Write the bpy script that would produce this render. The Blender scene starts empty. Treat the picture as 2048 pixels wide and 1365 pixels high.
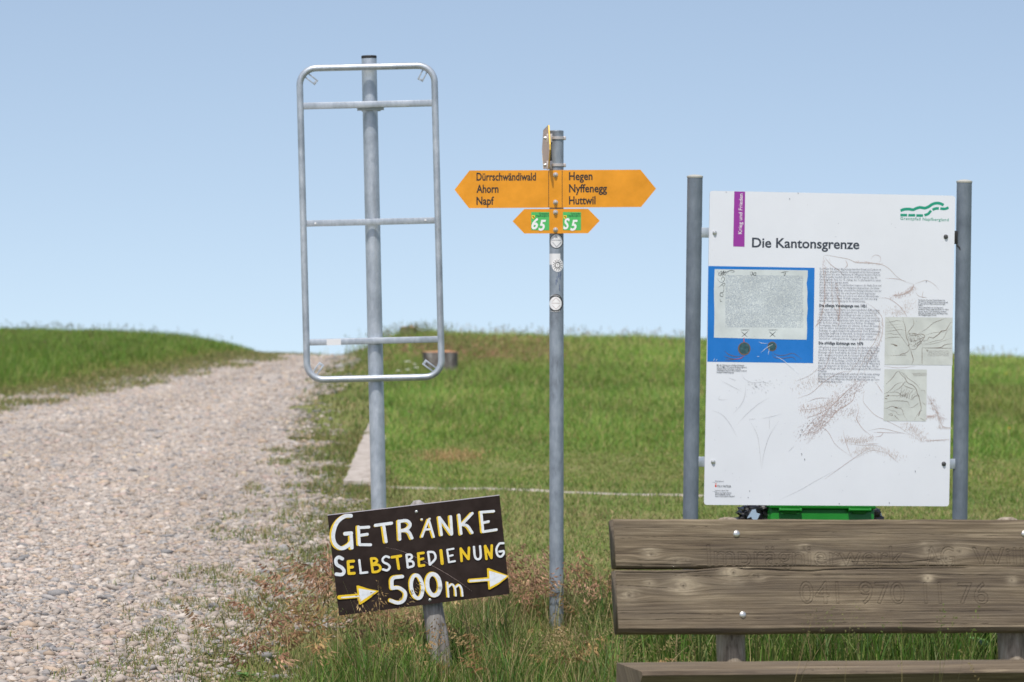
import bpy, bmesh, math, random
import numpy as np
from mathutils import Vector, Matrix

rnd = random.Random(7)
rng = np.random.default_rng(11)
SC = bpy.context.scene
COL = SC.collection
R = math.radians

# ------------------------------------------------------------------ camera, sky, sun, exposure
F_PX = 7396.0                      # focal length in photo pixels (photo is 2048 wide)
PITCH = math.atan(182.5 / F_PX)
ROLL = 0.0175
CAM_H = 1.6
C0 = Vector((0, 0, CAM_H))
FWD = Vector((0, math.cos(PITCH), -math.sin(PITCH)))
_r0 = Vector((1, 0, 0)); _u0 = Vector((0, math.sin(PITCH), math.cos(PITCH)))
RGT = _r0 * math.cos(ROLL) + _u0 * math.sin(ROLL)
UPV = -_r0 * math.sin(ROLL) + _u0 * math.cos(ROLL)
cam_d = bpy.data.cameras.new('camera'); cam = bpy.data.objects.new('camera', cam_d); COL.objects.link(cam)
cam_d.sensor_width = 36; cam_d.lens = F_PX * 36 / 2048
cam_d.clip_start = 0.1; cam_d.clip_end = 3000
m = Matrix.Identity(4)
for i in range(3):
    m[i][0] = RGT[i]; m[i][1] = UPV[i]; m[i][2] = -FWD[i]; m[i][3] = C0[i]
cam.matrix_world = m
cam_d.dof.use_dof = True; cam_d.dof.focus_distance = 13.0; cam_d.dof.aperture_fstop = 7.5
SC.camera = cam

SUN_EL, SUN_AZ = R(63), R(192)     # azimuth measured clockwise from +Y (the view direction)
sd = bpy.data.lights.new('sun', 'SUN'); so = bpy.data.objects.new('sun', sd); COL.objects.link(so)
sd.energy = 3.3; sd.angle = R(1.0); sd.color = (1.0, 0.95, 0.88)
sdir = Vector((math.sin(SUN_AZ) * math.cos(SUN_EL), math.cos(SUN_AZ) * math.cos(SUN_EL), math.sin(SUN_EL)))
so.rotation_euler = sdir.to_track_quat('Z', 'Y').to_euler()
so.location = (0, 0, 30)

W = bpy.data.worlds.new('World'); SC.world = W; W.use_nodes = True
nt = W.node_tree; nt.nodes.clear()
out = nt.nodes.new('ShaderNodeOutputWorld'); bg = nt.nodes.new('ShaderNodeBackground')
sky = nt.nodes.new('ShaderNodeTexSky'); sky.sky_type = 'NISHITA'; sky.sun_disc = False
sky.sun_elevation = SUN_EL; sky.sun_rotation = SUN_AZ
sky.altitude = 1000; sky.air_density = 1.0; sky.dust_density = 1.6; sky.ozone_density = 2.5
tc = nt.nodes.new('ShaderNodeTexCoord'); sp = nt.nodes.new('ShaderNodeSeparateXYZ')
ml = nt.nodes.new('ShaderNodeMath'); ml.operation = 'MULTIPLY_ADD'; ml.inputs[1].default_value = 1.25; ml.inputs[2].default_value = 0.182
mx = nt.nodes.new('ShaderNodeMath'); mx.operation = 'MAXIMUM'; mx.inputs[1].default_value = 0.06
cb = nt.nodes.new('ShaderNodeCombineXYZ'); nv = nt.nodes.new('ShaderNodeVectorMath'); nv.operation = 'NORMALIZE'
tn = nt.nodes.new('ShaderNodeMix'); tn.data_type = 'RGBA'; tn.blend_type = 'MULTIPLY'; tn.inputs[0].default_value = 1
tn.inputs[7].default_value = (1.46, 1.215, 1.0, 1)
L = nt.links.new
L(tc.outputs['Generated'], sp.inputs[0]); L(sp.outputs[0], cb.inputs[0]); L(sp.outputs[1], cb.inputs[1])
L(sp.outputs[2], ml.inputs[0]); L(ml.outputs[0], mx.inputs[0]); L(mx.outputs[0], cb.inputs[2])
L(cb.outputs[0], nv.inputs[0]); L(nv.outputs[0], sky.inputs[0]); L(sky.outputs[0], tn.inputs[6])
L(tn.outputs[2], bg.inputs[0]); L(bg.outputs[0], out.inputs[0])
bg.inputs[1].default_value = 0.13
SC.view_settings.view_transform = 'Standard'; SC.view_settings.look = 'None'
SC.view_settings.gamma = 1; SC.view_settings.exposure = 0.35

# ------------------------------------------------------------------ helpers
def at(x, y, d):
    return C0 + (FWD + RGT * ((x - 1024) / F_PX) + UPV * ((682.5 - y) / F_PX)) * d
def ray(x, y):
    return FWD + RGT * ((x - 1024) / F_PX) + UPV * ((682.5 - y) / F_PX)
def lin(r, g, b, k=1.0):
    f = lambda c: ((c / 255) / 12.92 if c / 255 <= .04045 else ((c / 255 + .055) / 1.055) ** 2.4) * k
    return (f(r), f(g), f(b), 1)

class Frame:
    """a plane in the place: U to the right, V up, N towards the viewer's side"""
    def __init__(s, o, yaw=0.0, rot=0.0, tilt=0.0):
        s.o = o
        U = Vector((math.cos(yaw), math.sin(yaw), 0)); N = Vector((math.sin(yaw), -math.cos(yaw), 0)); V = Vector((0, 0, 1))
        V, N = V * math.cos(tilt) - N * math.sin(tilt), N * math.cos(tilt) + V * math.sin(tilt)
        s.U = U * math.cos(rot) + V * math.sin(rot); s.V = V * math.cos(rot) - U * math.sin(rot); s.N = N
    def uv(s, x, y, n=0.0):
        r = ray(x, y); p0 = s.o + s.N * n
        t = (p0 - C0).dot(s.N) / r.dot(s.N)
        q = C0 + r * t - s.o
        return (q.dot(s.U), q.dot(s.V))
    def pt(s, u, v, n=0.0):
        return s.o + s.U * u + s.V * v + s.N * n
    def px(s, x, y, n=0.0):
        u, v = s.uv(x, y); return s.pt(u, v, n)

def thing(name, loc, label, cat, group=None):
    o = bpy.data.objects.new(name, None); COL.objects.link(o); o.location = loc
    o.empty_display_size = .1
    tagit(o, label, cat, group); return o
def tagit(o, label=None, cat=None, group=None, kind=None):
    if label: o['label'] = label
    if cat: o['category'] = cat
    if group: o['group'] = group
    if kind: o['kind'] = kind
    return o
ORG = {}
def root_loc(o):
    p = Vector((0, 0, 0))
    while o is not None:
        p = p + Vector(o.location); o = o.parent
    return p
def obj(name, V, F, mat, parent=None, loc=None, smooth=False, label=None):
    """V in world coordinates; stored relative to the parent (or to loc)"""
    base = root_loc(parent) if parent is not None else Vector(loc if loc is not None else (0, 0, 0))
    me = bpy.data.meshes.new(name)
    me.from_pydata([tuple(Vector(v) - base) for v in V], [], [tuple(f) for f in F])
    me.materials.append(mat)
    if smooth:
        me.polygons.foreach_set('use_smooth', [True] * len(me.polygons))
    me.update()
    o = bpy.data.objects.new(name, me); COL.objects.link(o)
    if parent is not None: o.parent = parent
    else: o.location = base
    if label: o['label'] = label
    return o
def obj_np(name, V, F, mat, attrs=None, smooth=False, parent=None, loc=None):
    """fast path: V (n,3), F (m,k) with k = 3 or 4"""
    base = np.array(root_loc(parent) if parent is not None else (loc if loc is not None else (0, 0, 0)), dtype=float)
    V = np.asarray(V, dtype=float) - base; F = np.asarray(F, dtype=np.int32)
    me = bpy.data.meshes.new(name); n, k = F.shape
    me.vertices.add(len(V)); me.vertices.foreach_set('co', V.astype(np.float32).ravel())
    me.loops.add(n * k); me.loops.foreach_set('vertex_index', F.ravel())
    me.polygons.add(n); me.polygons.foreach_set('loop_start', np.arange(0, n * k, k, dtype=np.int32))
    try: me.polygons.foreach_set('loop_total', np.full(n, k, dtype=np.int32))
    except Exception: pass
    me.update(calc_edges=True)
    if smooth: me.polygons.foreach_set('use_smooth', np.ones(n, dtype=bool))
    for an, arr in (attrs or {}).items():
        arr = np.asarray(arr, dtype=np.float32)
        if arr.ndim == 1:
            a = me.attributes.new(an, 'FLOAT', 'POINT'); a.data.foreach_set('value', arr)
        elif arr.shape[1] == 3:
            a = me.attributes.new(an, 'FLOAT_VECTOR', 'POINT'); a.data.foreach_set('vector', arr.ravel())
        else:
            a = me.attributes.new(an, 'FLOAT_COLOR', 'POINT'); a.data.foreach_set('color', arr.ravel())
    me.materials.append(mat)
    o = bpy.data.objects.new(name, me); COL.objects.link(o)
    if parent is not None: o.parent = parent
    else: o.location = base
    return o

class MB:
    def __init__(s): s.V = []; s.F = []
    def add(s, V, F):
        k = len(s.V); s.V += [Vector(v) for v in V]; s.F += [tuple(i + k for i in f) for f in F]; return s
    def tube(s, pts, r, seg=16, cap=True):
        pts = [Vector(p) for p in pts]; n = len(pts)
        rs = r if isinstance(r, (list, tuple)) else [r] * n
        t = (pts[1] - pts[0]).normalized()
        a = t.orthogonal().normalized()
        V = []; F = []
        for i, p in enumerate(pts):
            if i == 0: tt = pts[1] - pts[0]
            elif i == n - 1: tt = pts[-1] - pts[-2]
            else: tt = (pts[i + 1] - pts[i]).normalized() + (pts[i] - pts[i - 1]).normalized()
            tt.normalize(); a = (a - tt * a.dot(tt)).normalized(); b = tt.cross(a)
            for k in range(seg):
                w = 2 * math.pi * k / seg
                V.append(p + (a * math.cos(w) + b * math.sin(w)) * rs[i])
        for i in range(n - 1):
            for k in range(seg):
                k2 = (k + 1) % seg
                F.append((i * seg + k, i * seg + k2, (i + 1) * seg + k2, (i + 1) * seg + k))
        if cap:
            F.append(tuple(range(seg))[::-1]); F.append(tuple((n - 1) * seg + k for k in range(seg)))
        return s.add(V, F)
    def loop_tube(s, pts, r, seg=14):
        pts = [Vector(p) for p in pts]; n = len(pts); V = []; F = []
        nrm = (pts[n // 4] - pts[0]).cross(pts[n // 2] - pts[0]).normalized()
        for i, p in enumerate(pts):
            tt = (pts[(i + 1) % n] - pts[i - 1]).normalized(); b = tt.cross(nrm)
            for k in range(seg):
                w = 2 * math.pi * k / seg
                V.append(p + (nrm * math.cos(w) + b * math.sin(w)) * r)
        for i in range(n):
            for k in range(seg):
                k2 = (k + 1) % seg; j = (i + 1) % n
                F.append((i * seg + k, i * seg + k2, j * seg + k2, j * seg + k))
        return s.add(V, F)
    def lathe(s, o, axis, prof, seg=18):
        """prof: list of (radius, height along axis)"""
        ax = Vector(axis).normalized(); a = ax.orthogonal().normalized(); b = ax.cross(a); V = []; F = []
        for r, h in prof:
            for k in range(seg):
                w = 2 * math.pi * k / seg
                V.append(Vector(o) + ax * h + (a * math.cos(w) + b * math.sin(w)) * max(r, 1e-5))
        for i in range(len(prof) - 1):
            for k in range(seg):
                k2 = (k + 1) % seg
                F.append((i * seg + k, i * seg + k2, (i + 1) * seg + k2, (i + 1) * seg + k))
        F.append(tuple(range(seg))[::-1]); F.append(tuple((len(prof) - 1) * seg + k for k in range(seg)))
        return s.add(V, F)
    def slab(s, fr, poly, n0, n1):
        """polygon in frame uv, extruded from n0 (back) to n1 (front)"""
        k = len(poly); V = [fr.pt(u, v, n0) for u, v in poly] + [fr.pt(u, v, n1) for u, v in poly]
        F = [tuple(range(k))[::-1], tuple(range(k, 2 * k))]
        for i in range(k):
            j = (i + 1) % k; F.append((i, j, k + j, k + i))
        return s.add(V, F)
    def rbox(s, fr, u0, u1, v0, v1, n0, n1, bev=0.0, seg=2):
        bm = bmesh.new(); vs = [bm.verts.new((u, v, n)) for u in (u0, u1) for v in (v0, v1) for n in (n0, n1)]
        for f in ((0, 1, 3, 2), (4, 6, 7, 5), (0, 4, 5, 1), (2, 3, 7, 6), (0, 2, 6, 4), (1, 5, 7, 3)):
            bm.faces.new([vs[i] for i in f])
        bmesh.ops.recalc_face_normals(bm, faces=bm.faces)
        if bev > 0: bmesh.ops.bevel(bm, geom=list(bm.edges), offset=bev, segments=seg, profile=.5, affect='EDGES')
        bm.verts.index_update()
        V = [fr.pt(*v.co) for v in bm.verts]; F = [[v.index for v in f.verts] for f in bm.faces]; bm.free()
        return s.add(V, F)
    def ribbon(s, P, w, n_fr, n, cap=True, taper=False):
        """flat stroke through 2D points P (frame uv) of width w lying at height n in frame"""
        P = [Vector((p[0], p[1])) for p in P]; k = len(P); V = []; F = []
        hw = w / 2
        def nrm(i):
            a = P[max(i - 1, 0)]; b = P[min(i + 1, k - 1)]; t = b - a
            if t.length < 1e-9: t = Vector((1, 0))
            t.normalize(); return Vector((-t.y, t.x)), t
        for i in range(k):
            q, t = nrm(i); h = hw * (1 if not taper else max(.25, math.sin(math.pi * (i + .6) / (k + .2))))
            V += [P[i] + q * h, P[i] - q * h]
        for i in range(k - 1): F.append((2 * i, 2 * i + 1, 2 * i + 3, 2 * i + 2))
        if cap:
            for i, sg in ((0, -1), (k - 1, 1)):
                q, t = nrm(i); b = len(V); seg = 5
                for j in range(seg + 1):
                    a = -math.pi / 2 + math.pi * j / seg
                    V.append(P[i] + t * sg * hw * math.cos(a) * .9 + q * hw * math.sin(a))
                f = tuple(range(b, b + seg + 1)); F.append(f if sg < 0 else f[::-1])
        return s.add([n_fr.pt(v.x, v.y, n) for v in V], F)
    def build(s, name, mat, parent=None, loc=None, smooth=False, label=None):
        return obj(name, s.V, s.F, mat, parent, loc, smooth, label)

def auto_smooth(o, ang=35):
    me = o.data
    me.polygons.foreach_set('use_smooth', [True] * len(me.polygons))
    bm = bmesh.new(); bm.from_mesh(me); bmesh.ops.recalc_face_normals(bm, faces=bm.faces)
    for e in bm.edges:
        if len(e.link_faces) == 2 and e.calc_face_angle(0) > R(ang): e.smooth = False
    bm.to_mesh(me); bm.free(); return o

def smooth_path(P, sub=5):
    P = [Vector((*p, 0)) if len(p) == 2 else Vector(p) for p in P]
    if len(P) < 3: return [P[0] + (P[-1] - P[0]) * i / sub for i in range(sub + 1)]
    Q = [P[0] * 2 - P[1]] + P + [P[-1] * 2 - P[-2]]; out = []
    for i in range(1, len(Q) - 2):
        p0, p1, p2, p3 = Q[i - 1:i + 3]
        for j in range(sub):
            t = j / sub
            out.append(.5 * ((2 * p1) + (p2 - p0) * t + (2 * p0 - 5 * p1 + 4 * p2 - p3) * t * t + (3 * p1 - p0 - 3 * p2 + p3) * t ** 3))
    out.append(P[-1]); return out

# text as flat letter shapes
_font_cache = {}
def text_shape(s, offset=0.0, res=3, shear=0.0, outline=False, spacing=1.0):
    key = (s, offset, res, shear, outline, spacing)
    if key in _font_cache: return _font_cache[key]
    cu = bpy.data.curves.new('txt', 'FONT'); cu.body = s; cu.size = 1; cu.offset = offset; cu.resolution_u = res
    cu.shear = shear; cu.space_character = spacing
    cu.fill_mode = 'NONE' if outline else 'FRONT'
    o = bpy.data.objects.new('txt', cu); COL.objects.link(o)
    dg = bpy.context.evaluated_depsgraph_get()
    me = bpy.data.meshes.new_from_object(o.evaluated_get(dg))
    V = np.zeros(len(me.vertices) * 3); me.vertices.foreach_get('co', V); V = V.reshape(-1, 3)[:, :2]
    F = [tuple(p.vertices) for p in me.polygons]; E = [tuple(e.vertices) for e in me.edges]
    bpy.data.objects.remove(o); bpy.data.curves.remove(cu); bpy.data.meshes.remove(me)
    _font_cache[key] = (V, F, E); return V, F, E
_cap = None
def cap_h():
    global _cap
    if _cap is None: _cap = text_shape('H')[0][:, 1].max()
    return _cap
def put_text(mb, fr, s, p0, p1, cap, n, offset=0.0, res=2, shear=0.0, up=None, spacing=1.0):
    """lay the words s on the frame so that they run from pixel p0 to pixel p1 (base line), capitals cap pixels high"""
    V, F, E = text_shape(s, offset, res, shear, False, spacing)
    if len(V) == 0: return
    a = Vector(fr.uv(*p0)); b = Vector(fr.uv(*p1)); d = b - a; W_ = V[:, 0].max() - V[:, 0].min(); x0 = V[:, 0].min()
    e = d / W_; q = Vector((-d.y, d.x)).normalized()
    h = cap * (a - Vector(fr.uv(p0[0], p0[1] - 1))).length / cap_h()
    mb.add([fr.pt(*(a + e * (x - x0) + q * (y * h)), n) for x, y in V], F)

# ------------------------------------------------------------------ materials
def mat(name, color=(.5, .5, .5, 1), rough=.6, metal=0.0, spec=.5):
    m = bpy.data.materials.new(name); m.use_nodes = True; p = m.node_tree.nodes['Principled BSDF']
    p.inputs['Base Color'].default_value = color; p.inputs['Roughness'].default_value = rough
    p.inputs['Metallic'].default_value = metal; p.inputs['Specular IOR Level'].default_value = spec
    return m
def N(m, t, **kw):
    n = m.node_tree.nodes.new(t)
    for k, v in kw.items(): setattr(n, k, v)
    return n
def lk(m, a, b): m.node_tree.links.new(a, b)
def ramp(m, stops):
    r = N(m, 'ShaderNodeValToRGB'); e = r.color_ramp.elements
    while len(e) < len(stops): e.new(.5)
    for i, (p, c) in enumerate(stops): e[i].position = p; e[i].color = c
    return r
def pbsdf(m): return m.node_tree.nodes['Principled BSDF']
def coords(m, scale=(1, 1, 1)):
    t = N(m, 'ShaderNodeTexCoord'); mp = N(m, 'ShaderNodeMapping'); mp.inputs['Scale'].default_value = scale
    lk(m, t.outputs['Object'], mp.inputs[0]); return mp.outputs[0]
def noise(m, vec, scale, detail=4, rough=.55):
    n = N(m, 'ShaderNodeTexNoise'); n.inputs['Scale'].default_value = scale; n.inputs['Detail'].default_value = detail
    n.inputs['Roughness'].default_value = rough; lk(m, vec, n.inputs['Vector']); return n
def bump(m, h, strength=.3, dist=.002):
    b = N(m, 'ShaderNodeBump'); b.inputs['Strength'].default_value = strength; b.inputs['Distance'].default_value = dist
    lk(m, h, b.inputs['Height']); lk(m, b.outputs[0], pbsdf(m).inputs['Normal'])

def galvanised(name, a, b, c, rough=.5, metal=.55, streak=True):
    m = mat(name, b, rough, metal)
    v = coords(m, (1, 1, .35)); n1 = noise(m, v, 70, 5, .7); v2 = coords(m); n2 = noise(m, v2, 9, 4)
    n3 = noise(m, v2, 420, 2, .8)
    r = ramp(m, [(.3, a), (.5, b), (.72, c)])
    mx_ = N(m, 'ShaderNodeMath', operation='MULTIPLY_ADD'); mx_.inputs[1].default_value = .5
    lk(m, n2.outputs[0], mx_.inputs[0])
    h = N(m, 'ShaderNodeMath', operation='MULTIPLY'); h.inputs[1].default_value = .33; lk(m, n1.outputs[0], h.inputs[0])
    h2 = N(m, 'ShaderNodeMath', operation='MULTIPLY_ADD'); h2.inputs[1].default_value = .17; lk(m, n3.outputs[0], h2.inputs[0]); lk(m, h.outputs[0], h2.inputs[2])
    lk(m, h2.outputs[0], mx_.inputs[2]); lk(m, mx_.outputs[0], r.inputs[0]); lk(m, r.outputs[0], pbsdf(m).inputs['Base Color'])
    rr = N(m, 'ShaderNodeMapRange'); rr.inputs[3].default_value = rough - .1; rr.inputs[4].default_value = rough + .15
    lk(m, n1.outputs[0], rr.inputs[0]); lk(m, rr.outputs[0], pbsdf(m).inputs['Roughness'])
    bump(m, n1.outputs[0], .15, .001)
    return m
M = {}
M['zinc'] = galvanised('zinc_bright', (.25, .285, .32, 1), (.45, .50, .55, 1), (.70, .745, .79, 1), .42, .55)
M['zinc_dull'] = galvanised('zinc_dull', (.115, .14, .17, 1), (.18, .215, .255, 1), (.265, .305, .35, 1), .5, .4)
M['zinc_worn'] = galvanised('zinc_worn', (.13, .14, .155, 1), (.29, .335, .385, 1), (.45, .50, .55, 1), .48, .45)
M['steel'] = mat('bolt_steel', (.62, .62, .6, 1), .35, .8)
M['dark_steel'] = mat('dark_bolt', (.10, .10, .10, 1), .45, .6)
M['cap'] = mat('grey_plastic', (.42, .42, .38, 1), .6)
M['black'] = mat('black_rubber', (.018, .018, .018, 1), .6)
M['sticker_white'] = mat('sticker_white', (.72, .73, .74, 1), .5)
M['ink'] = mat('black_ink', (.025, .022, .02, 1), .6)
M['band'] = mat('band_steel', (.60, .55, .52, 1), .4, .5)

def painted(name, col, var=.12, rough=.45, scale=6):
    m = mat(name, col, rough)
    v = coords(m); n = noise(m, v, scale, 5, .6)
    lo = tuple(c * (1 - var) for c in col[:3]) + (1,); hi = tuple(min(1, c * (1 + var) + .01) for c in col[:3]) + (1,)
    r = ramp(m, [(.3, lo), (.7, hi)]); lk(m, n.outputs[0], r.inputs[0]); lk(m, r.outputs[0], pbsdf(m).inputs['Base Color'])
    return m
M['orange'] = painted('sign_orange', (.74, .295, .006, 1), .12, .36, 11)
M['orange_back'] = painted('sign_faded', (.62, .42, .28, 1), .1, .5, 8)
M['edge'] = mat('sheet_edge', (.85, .55, .08, 1), .5)
M['green_sticker'] = mat('green_sticker', (.075, .47, .12, 1), .45)
M['yellow'] = mat('yellow_print', (.85, .62, .03, 1), .5)
M['white_print'] = mat('white_print', (.82, .82, .82, 1), .5)
M['darkgreen_print'] = mat('darkgreen_print', (.01, .10, .04, 1), .5)
M['board'] = painted('board_white', (.725, .755, .81, 1), .025, .3, 3)
M['blue'] = painted('print_blue', (.006, .17, .56, 1), .06, .35, 10)
M['purple'] = mat('print_purple', (.30, .035, .32, 1), .4)
M['parchment'] = None
M['logo_green'] = mat('print_green', (.008, .30, .19, 1), .45)
M['slate'] = mat('print_slate', (.035, .045, .065, 1), .5)
M['grey_print'] = mat('print_grey', (.15, .16, .20, 1), .5)
M['sepia'] = mat('print_sepia', (.50, .395, .365, 1), .5)
M['sepia_light'] = mat('print_sepia_light', (.53, .46, .43, 1), .5)
M['pencil'] = mat('scratch_grey', (.42, .42, .43, 1), .6)
M['ochre_ink'] = mat('print_ochre', (.17, .115, .085, 1), .6)
M['map'] = painted('map_paper', (.57, .60, .575, 1), .09, .4, 16)
M['parchment'] = painted('print_parchment', (.60, .655, .66, 1), .12, .4, 9)
M['parch_text'] = mat('print_script', (.13, .18, .30, 1), .5)
M['seal'] = painted('print_seal', (.025, .085, .10, 1), .5, .4, 90)
M['seal_ring'] = mat('print_seal_ring', (.17, .11, .08, 1), .5)
M['red'] = mat('print_red', (.62, .07, .03, 1), .5)
M['scratch_white'] = mat('scratch_white', (.75, .8, .85, 1), .5)
M['brown_board'] = painted('board_brown', (.017, .0085, .006, 1), .25, .6, 14)
pbsdf(M['brown_board']).inputs['Specular IOR Level'].default_value = .22
M['alu'] = mat('board_edge', (.55, .5, .55, 1), .4, .3)
M['bin'] = painted('bin_green', (.006, .20, .014, 1), .12, .35, 6)
M['bag'] = mat('black_plastic', (.012, .012, .014, 1), .22)
M['bag_glint'] = mat('bag_glint', (.42, .55, .70, 1), .35)  # pale blue of the reflection painted on the bag

def brush(name, col):
    m = mat(name, col, .5); v = coords(m, (1, 1, 1)); n = noise(m, v, 60, 5, .7)
    lo = tuple(c * .78 for c in col[:3]) + (1,)
    r = ramp(m, [(.3, lo), (.55, col)]); lk(m, n.outputs[0], r.inputs[0]); lk(m, r.outputs[0], pbsdf(m).inputs['Base Color'])
    bump(m, n.outputs[0], .3, .001); return m
M['brush_white'] = brush('brush_white', (.72, .76, .80, 1))
M['brush_yellow'] = brush('brush_yellow', (.78, .53, .015, 1))

def wood_bench(name):
    m = mat(name, (.2, .16, .12, 1), .8, 0, .25)
    at_ = N(m, 'ShaderNodeAttribute'); at_.attribute_name = 'grain'
    mp = N(m, 'ShaderNodeMapping'); mp.inputs['Scale'].default_value = (2.2, 95, 1); lk(m, at_.outputs['Vector'], mp.inputs[0])
    n1 = noise(m, mp.outputs[0], 1.0, 6, .72)
    mp2 = N(m, 'ShaderNodeMapping'); mp2.inputs['Scale'].default_value = (1.5, 16, 1); lk(m, at_.outputs['Vector'], mp2.inputs[0])
    n2 = noise(m, mp2.outputs[0], 1.0, 4, .6)
    mp3 = N(m, 'ShaderNodeMapping'); mp3.inputs['Scale'].default_value = (6, 330, 1); lk(m, at_.outputs['Vector'], mp3.inputs[0])
    n3 = noise(m, mp3.outputs[0], 1.0, 3, .7)
    a = N(m, 'ShaderNodeMath', operation='MULTIPLY_ADD'); a.inputs[1].default_value = .42; lk(m, n1.outputs[0], a.inputs[0])
    b = N(m, 'ShaderNodeMath', operation='MULTIPLY_ADD'); b.inputs[1].default_value = .28; lk(m, n2.outputs[0], b.inputs[0])
    c = N(m, 'ShaderNodeMath', operation='MULTIPLY'); c.inputs[1].default_value = .36; lk(m, n3.outputs[0], c.inputs[0])
    lk(m, c.outputs[0], b.inputs[2]); lk(m, b.outputs[0], a.inputs[2])
    r = ramp(m, [(.38, (.026, .019, .014, 1)), (.46, (.082, .061, .042, 1)), (.55, (.172, .136, .091, 1)), (.65, (.30, .247, .17, 1))])
    lk(m, a.outputs[0], r.inputs[0])
    # pale bare wood round the knots, dark knot hearts and dirt in the carved lines
    aw = N(m, 'ShaderNodeAttribute'); aw.attribute_name = 'pale'
    ad = N(m, 'ShaderNodeAttribute'); ad.attribute_name = 'dirt'
    mpw = N(m, 'ShaderNodeMapping'); mpw.inputs['Scale'].default_value = (2.4, 11, 1); lk(m, at_.outputs['Vector'], mpw.inputs[0]); nw = noise(m, mpw.outputs[0], 1.0, 5, .65)
    rw = ramp(m, [(.42, (0, 0, 0, 1)), (.68, (.75, .75, .75, 1))]); lk(m, nw.outputs[0], rw.inputs[0])
    m0 = N(m, 'ShaderNodeMix', data_type='RGBA'); lk(m, rw.outputs[0], m0.inputs[0]); lk(m, r.outputs[0], m0.inputs[6]); m0.inputs[7].default_value = (.108, .088, .067, 1)
    m1 = N(m, 'ShaderNodeMix', data_type='RGBA'); lk(m, aw.outputs['Fac'], m1.inputs[0]); lk(m, m0.outputs[2], m1.inputs[6]); m1.inputs[7].default_value = (.42, .355, .255, 1)
    m2 = N(m, 'ShaderNodeMix', data_type='RGBA'); lk(m, ad.outputs['Fac'], m2.inputs[0]); lk(m, m1.outputs[2], m2.inputs[6]); m2.inputs[7].default_value = (.035, .026, .02, 1)
    lk(m, m2.outputs[2], pbsdf(m).inputs['Base Color'])
    bump(m, a.outputs[0], .55, .004)
    return m
M['bench'] = wood_bench('bench_wood')
def wood_grey(name, dark, mid, light, sc=(40, 40, 2.2)):
    m = mat(name, mid, .85, 0, .2); v = coords(m, sc); n = noise(m, v, 1.6, 6, .7); v2 = coords(m); n2 = noise(m, v2, 14, 3)
    a = N(m, 'ShaderNodeMath', operation='MULTIPLY_ADD'); a.inputs[1].default_value = .75; lk(m, n.outputs[0], a.inputs[0])
    b = N(m, 'ShaderNodeMath', operation='MULTIPLY'); b.inputs[1].default_value = .25; lk(m, n2.outputs[0], b.inputs[0]); lk(m, b.outputs[0], a.inputs[2])
    r = ramp(m, [(.36, dark), (.5, mid), (.66, light)]); lk(m, a.outputs[0], r.inputs[0]); lk(m, r.outputs[0], pbsdf(m).inputs['Base Color'])
    bump(m, n.outputs[0], .6, .004); return m
M['post_wood'] = wood_grey('post_wood', (.10, .09, .085, 1), (.26, .245, .235, 1), (.40, .385, .37, 1))
M['bench_post'] = wood_grey('bench_post_wood', (.10, .078, .056, 1), (.28, .235, .18, 1), (.42, .37, .30, 1))
M['stump_bark'] = wood_grey('stump_bark', (.06, .05, .045, 1), (.16, .145, .135, 1), (.36, .35, .33, 1), (9, 9, 4))
M['stump_top'] = wood_grey('stump_top', (.30, .14, .07, 1), (.48, .25, .13, 1), (.58, .36, .22, 1), (12, 12, 12))
M['concrete'] = wood_grey('concrete', (.22, .185, .15, 1), (.42, .375, .33, 1), (.50, .46, .42, 1), (7, 7, 7))
M['rock'] = wood_grey('rock', (.16, .155, .15, 1), (.30, .29, .28, 1), (.44, .43, .42, 1), (30, 30, 30))

def leaf_mat(name, rough=.55, trans=.42):
    m = bpy.data.materials.new(name); m.use_nodes = True; p = pbsdf(m)
    a = N(m, 'ShaderNodeAttribute'); a.attribute_name = 'Col'
    lk(m, a.outputs['Color'], p.inputs['Base Color']); p.inputs['Roughness'].default_value = rough; p.inputs['Specular IOR Level'].default_value = .3
    t = N(m, 'ShaderNodeBsdfTranslucent'); lk(m, a.outputs['Color'], t.inputs['Color'])
    x = N(m, 'ShaderNodeMixShader'); x.inputs[0].default_value = trans
    o = m.node_tree.nodes['Material Output']; lk(m, p.outputs[0], x.inputs[1]); lk(m, t.outputs[0], x.inputs[2]); lk(m, x.outputs[0], o.inputs['Surface'])
    return m
M['grass'] = leaf_mat('grass_blade'); M['seed'] = leaf_mat('grass_seed', .7, .2); M['petal'] = leaf_mat('petal', .7, .25)
def stone_mat():
    m = mat('pebble', (.4, .4, .4, 1), .8, 0, .25)
    a = N(m, 'ShaderNodeAttribute'); a.attribute_name = 'Col'; v = coords(m); n = noise(m, v, 90, 4, .7)
    r = ramp(m, [(.3, (.78, .78, .78, 1)), (.7, (1.12, 1.1, 1.08, 1))]); lk(m, n.outputs[0], r.inputs[0])
    x = N(m, 'ShaderNodeMix', data_type='RGBA', blend_type='MULTIPLY'); x.inputs[0].default_value = 1
    lk(m, a.outputs['Color'], x.inputs[6]); lk(m, r.outputs[0], x.inputs[7]); lk(m, x.outputs[2], pbsdf(m).inputs['Base Color']); return m
M['pebble'] = stone_mat()

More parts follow.
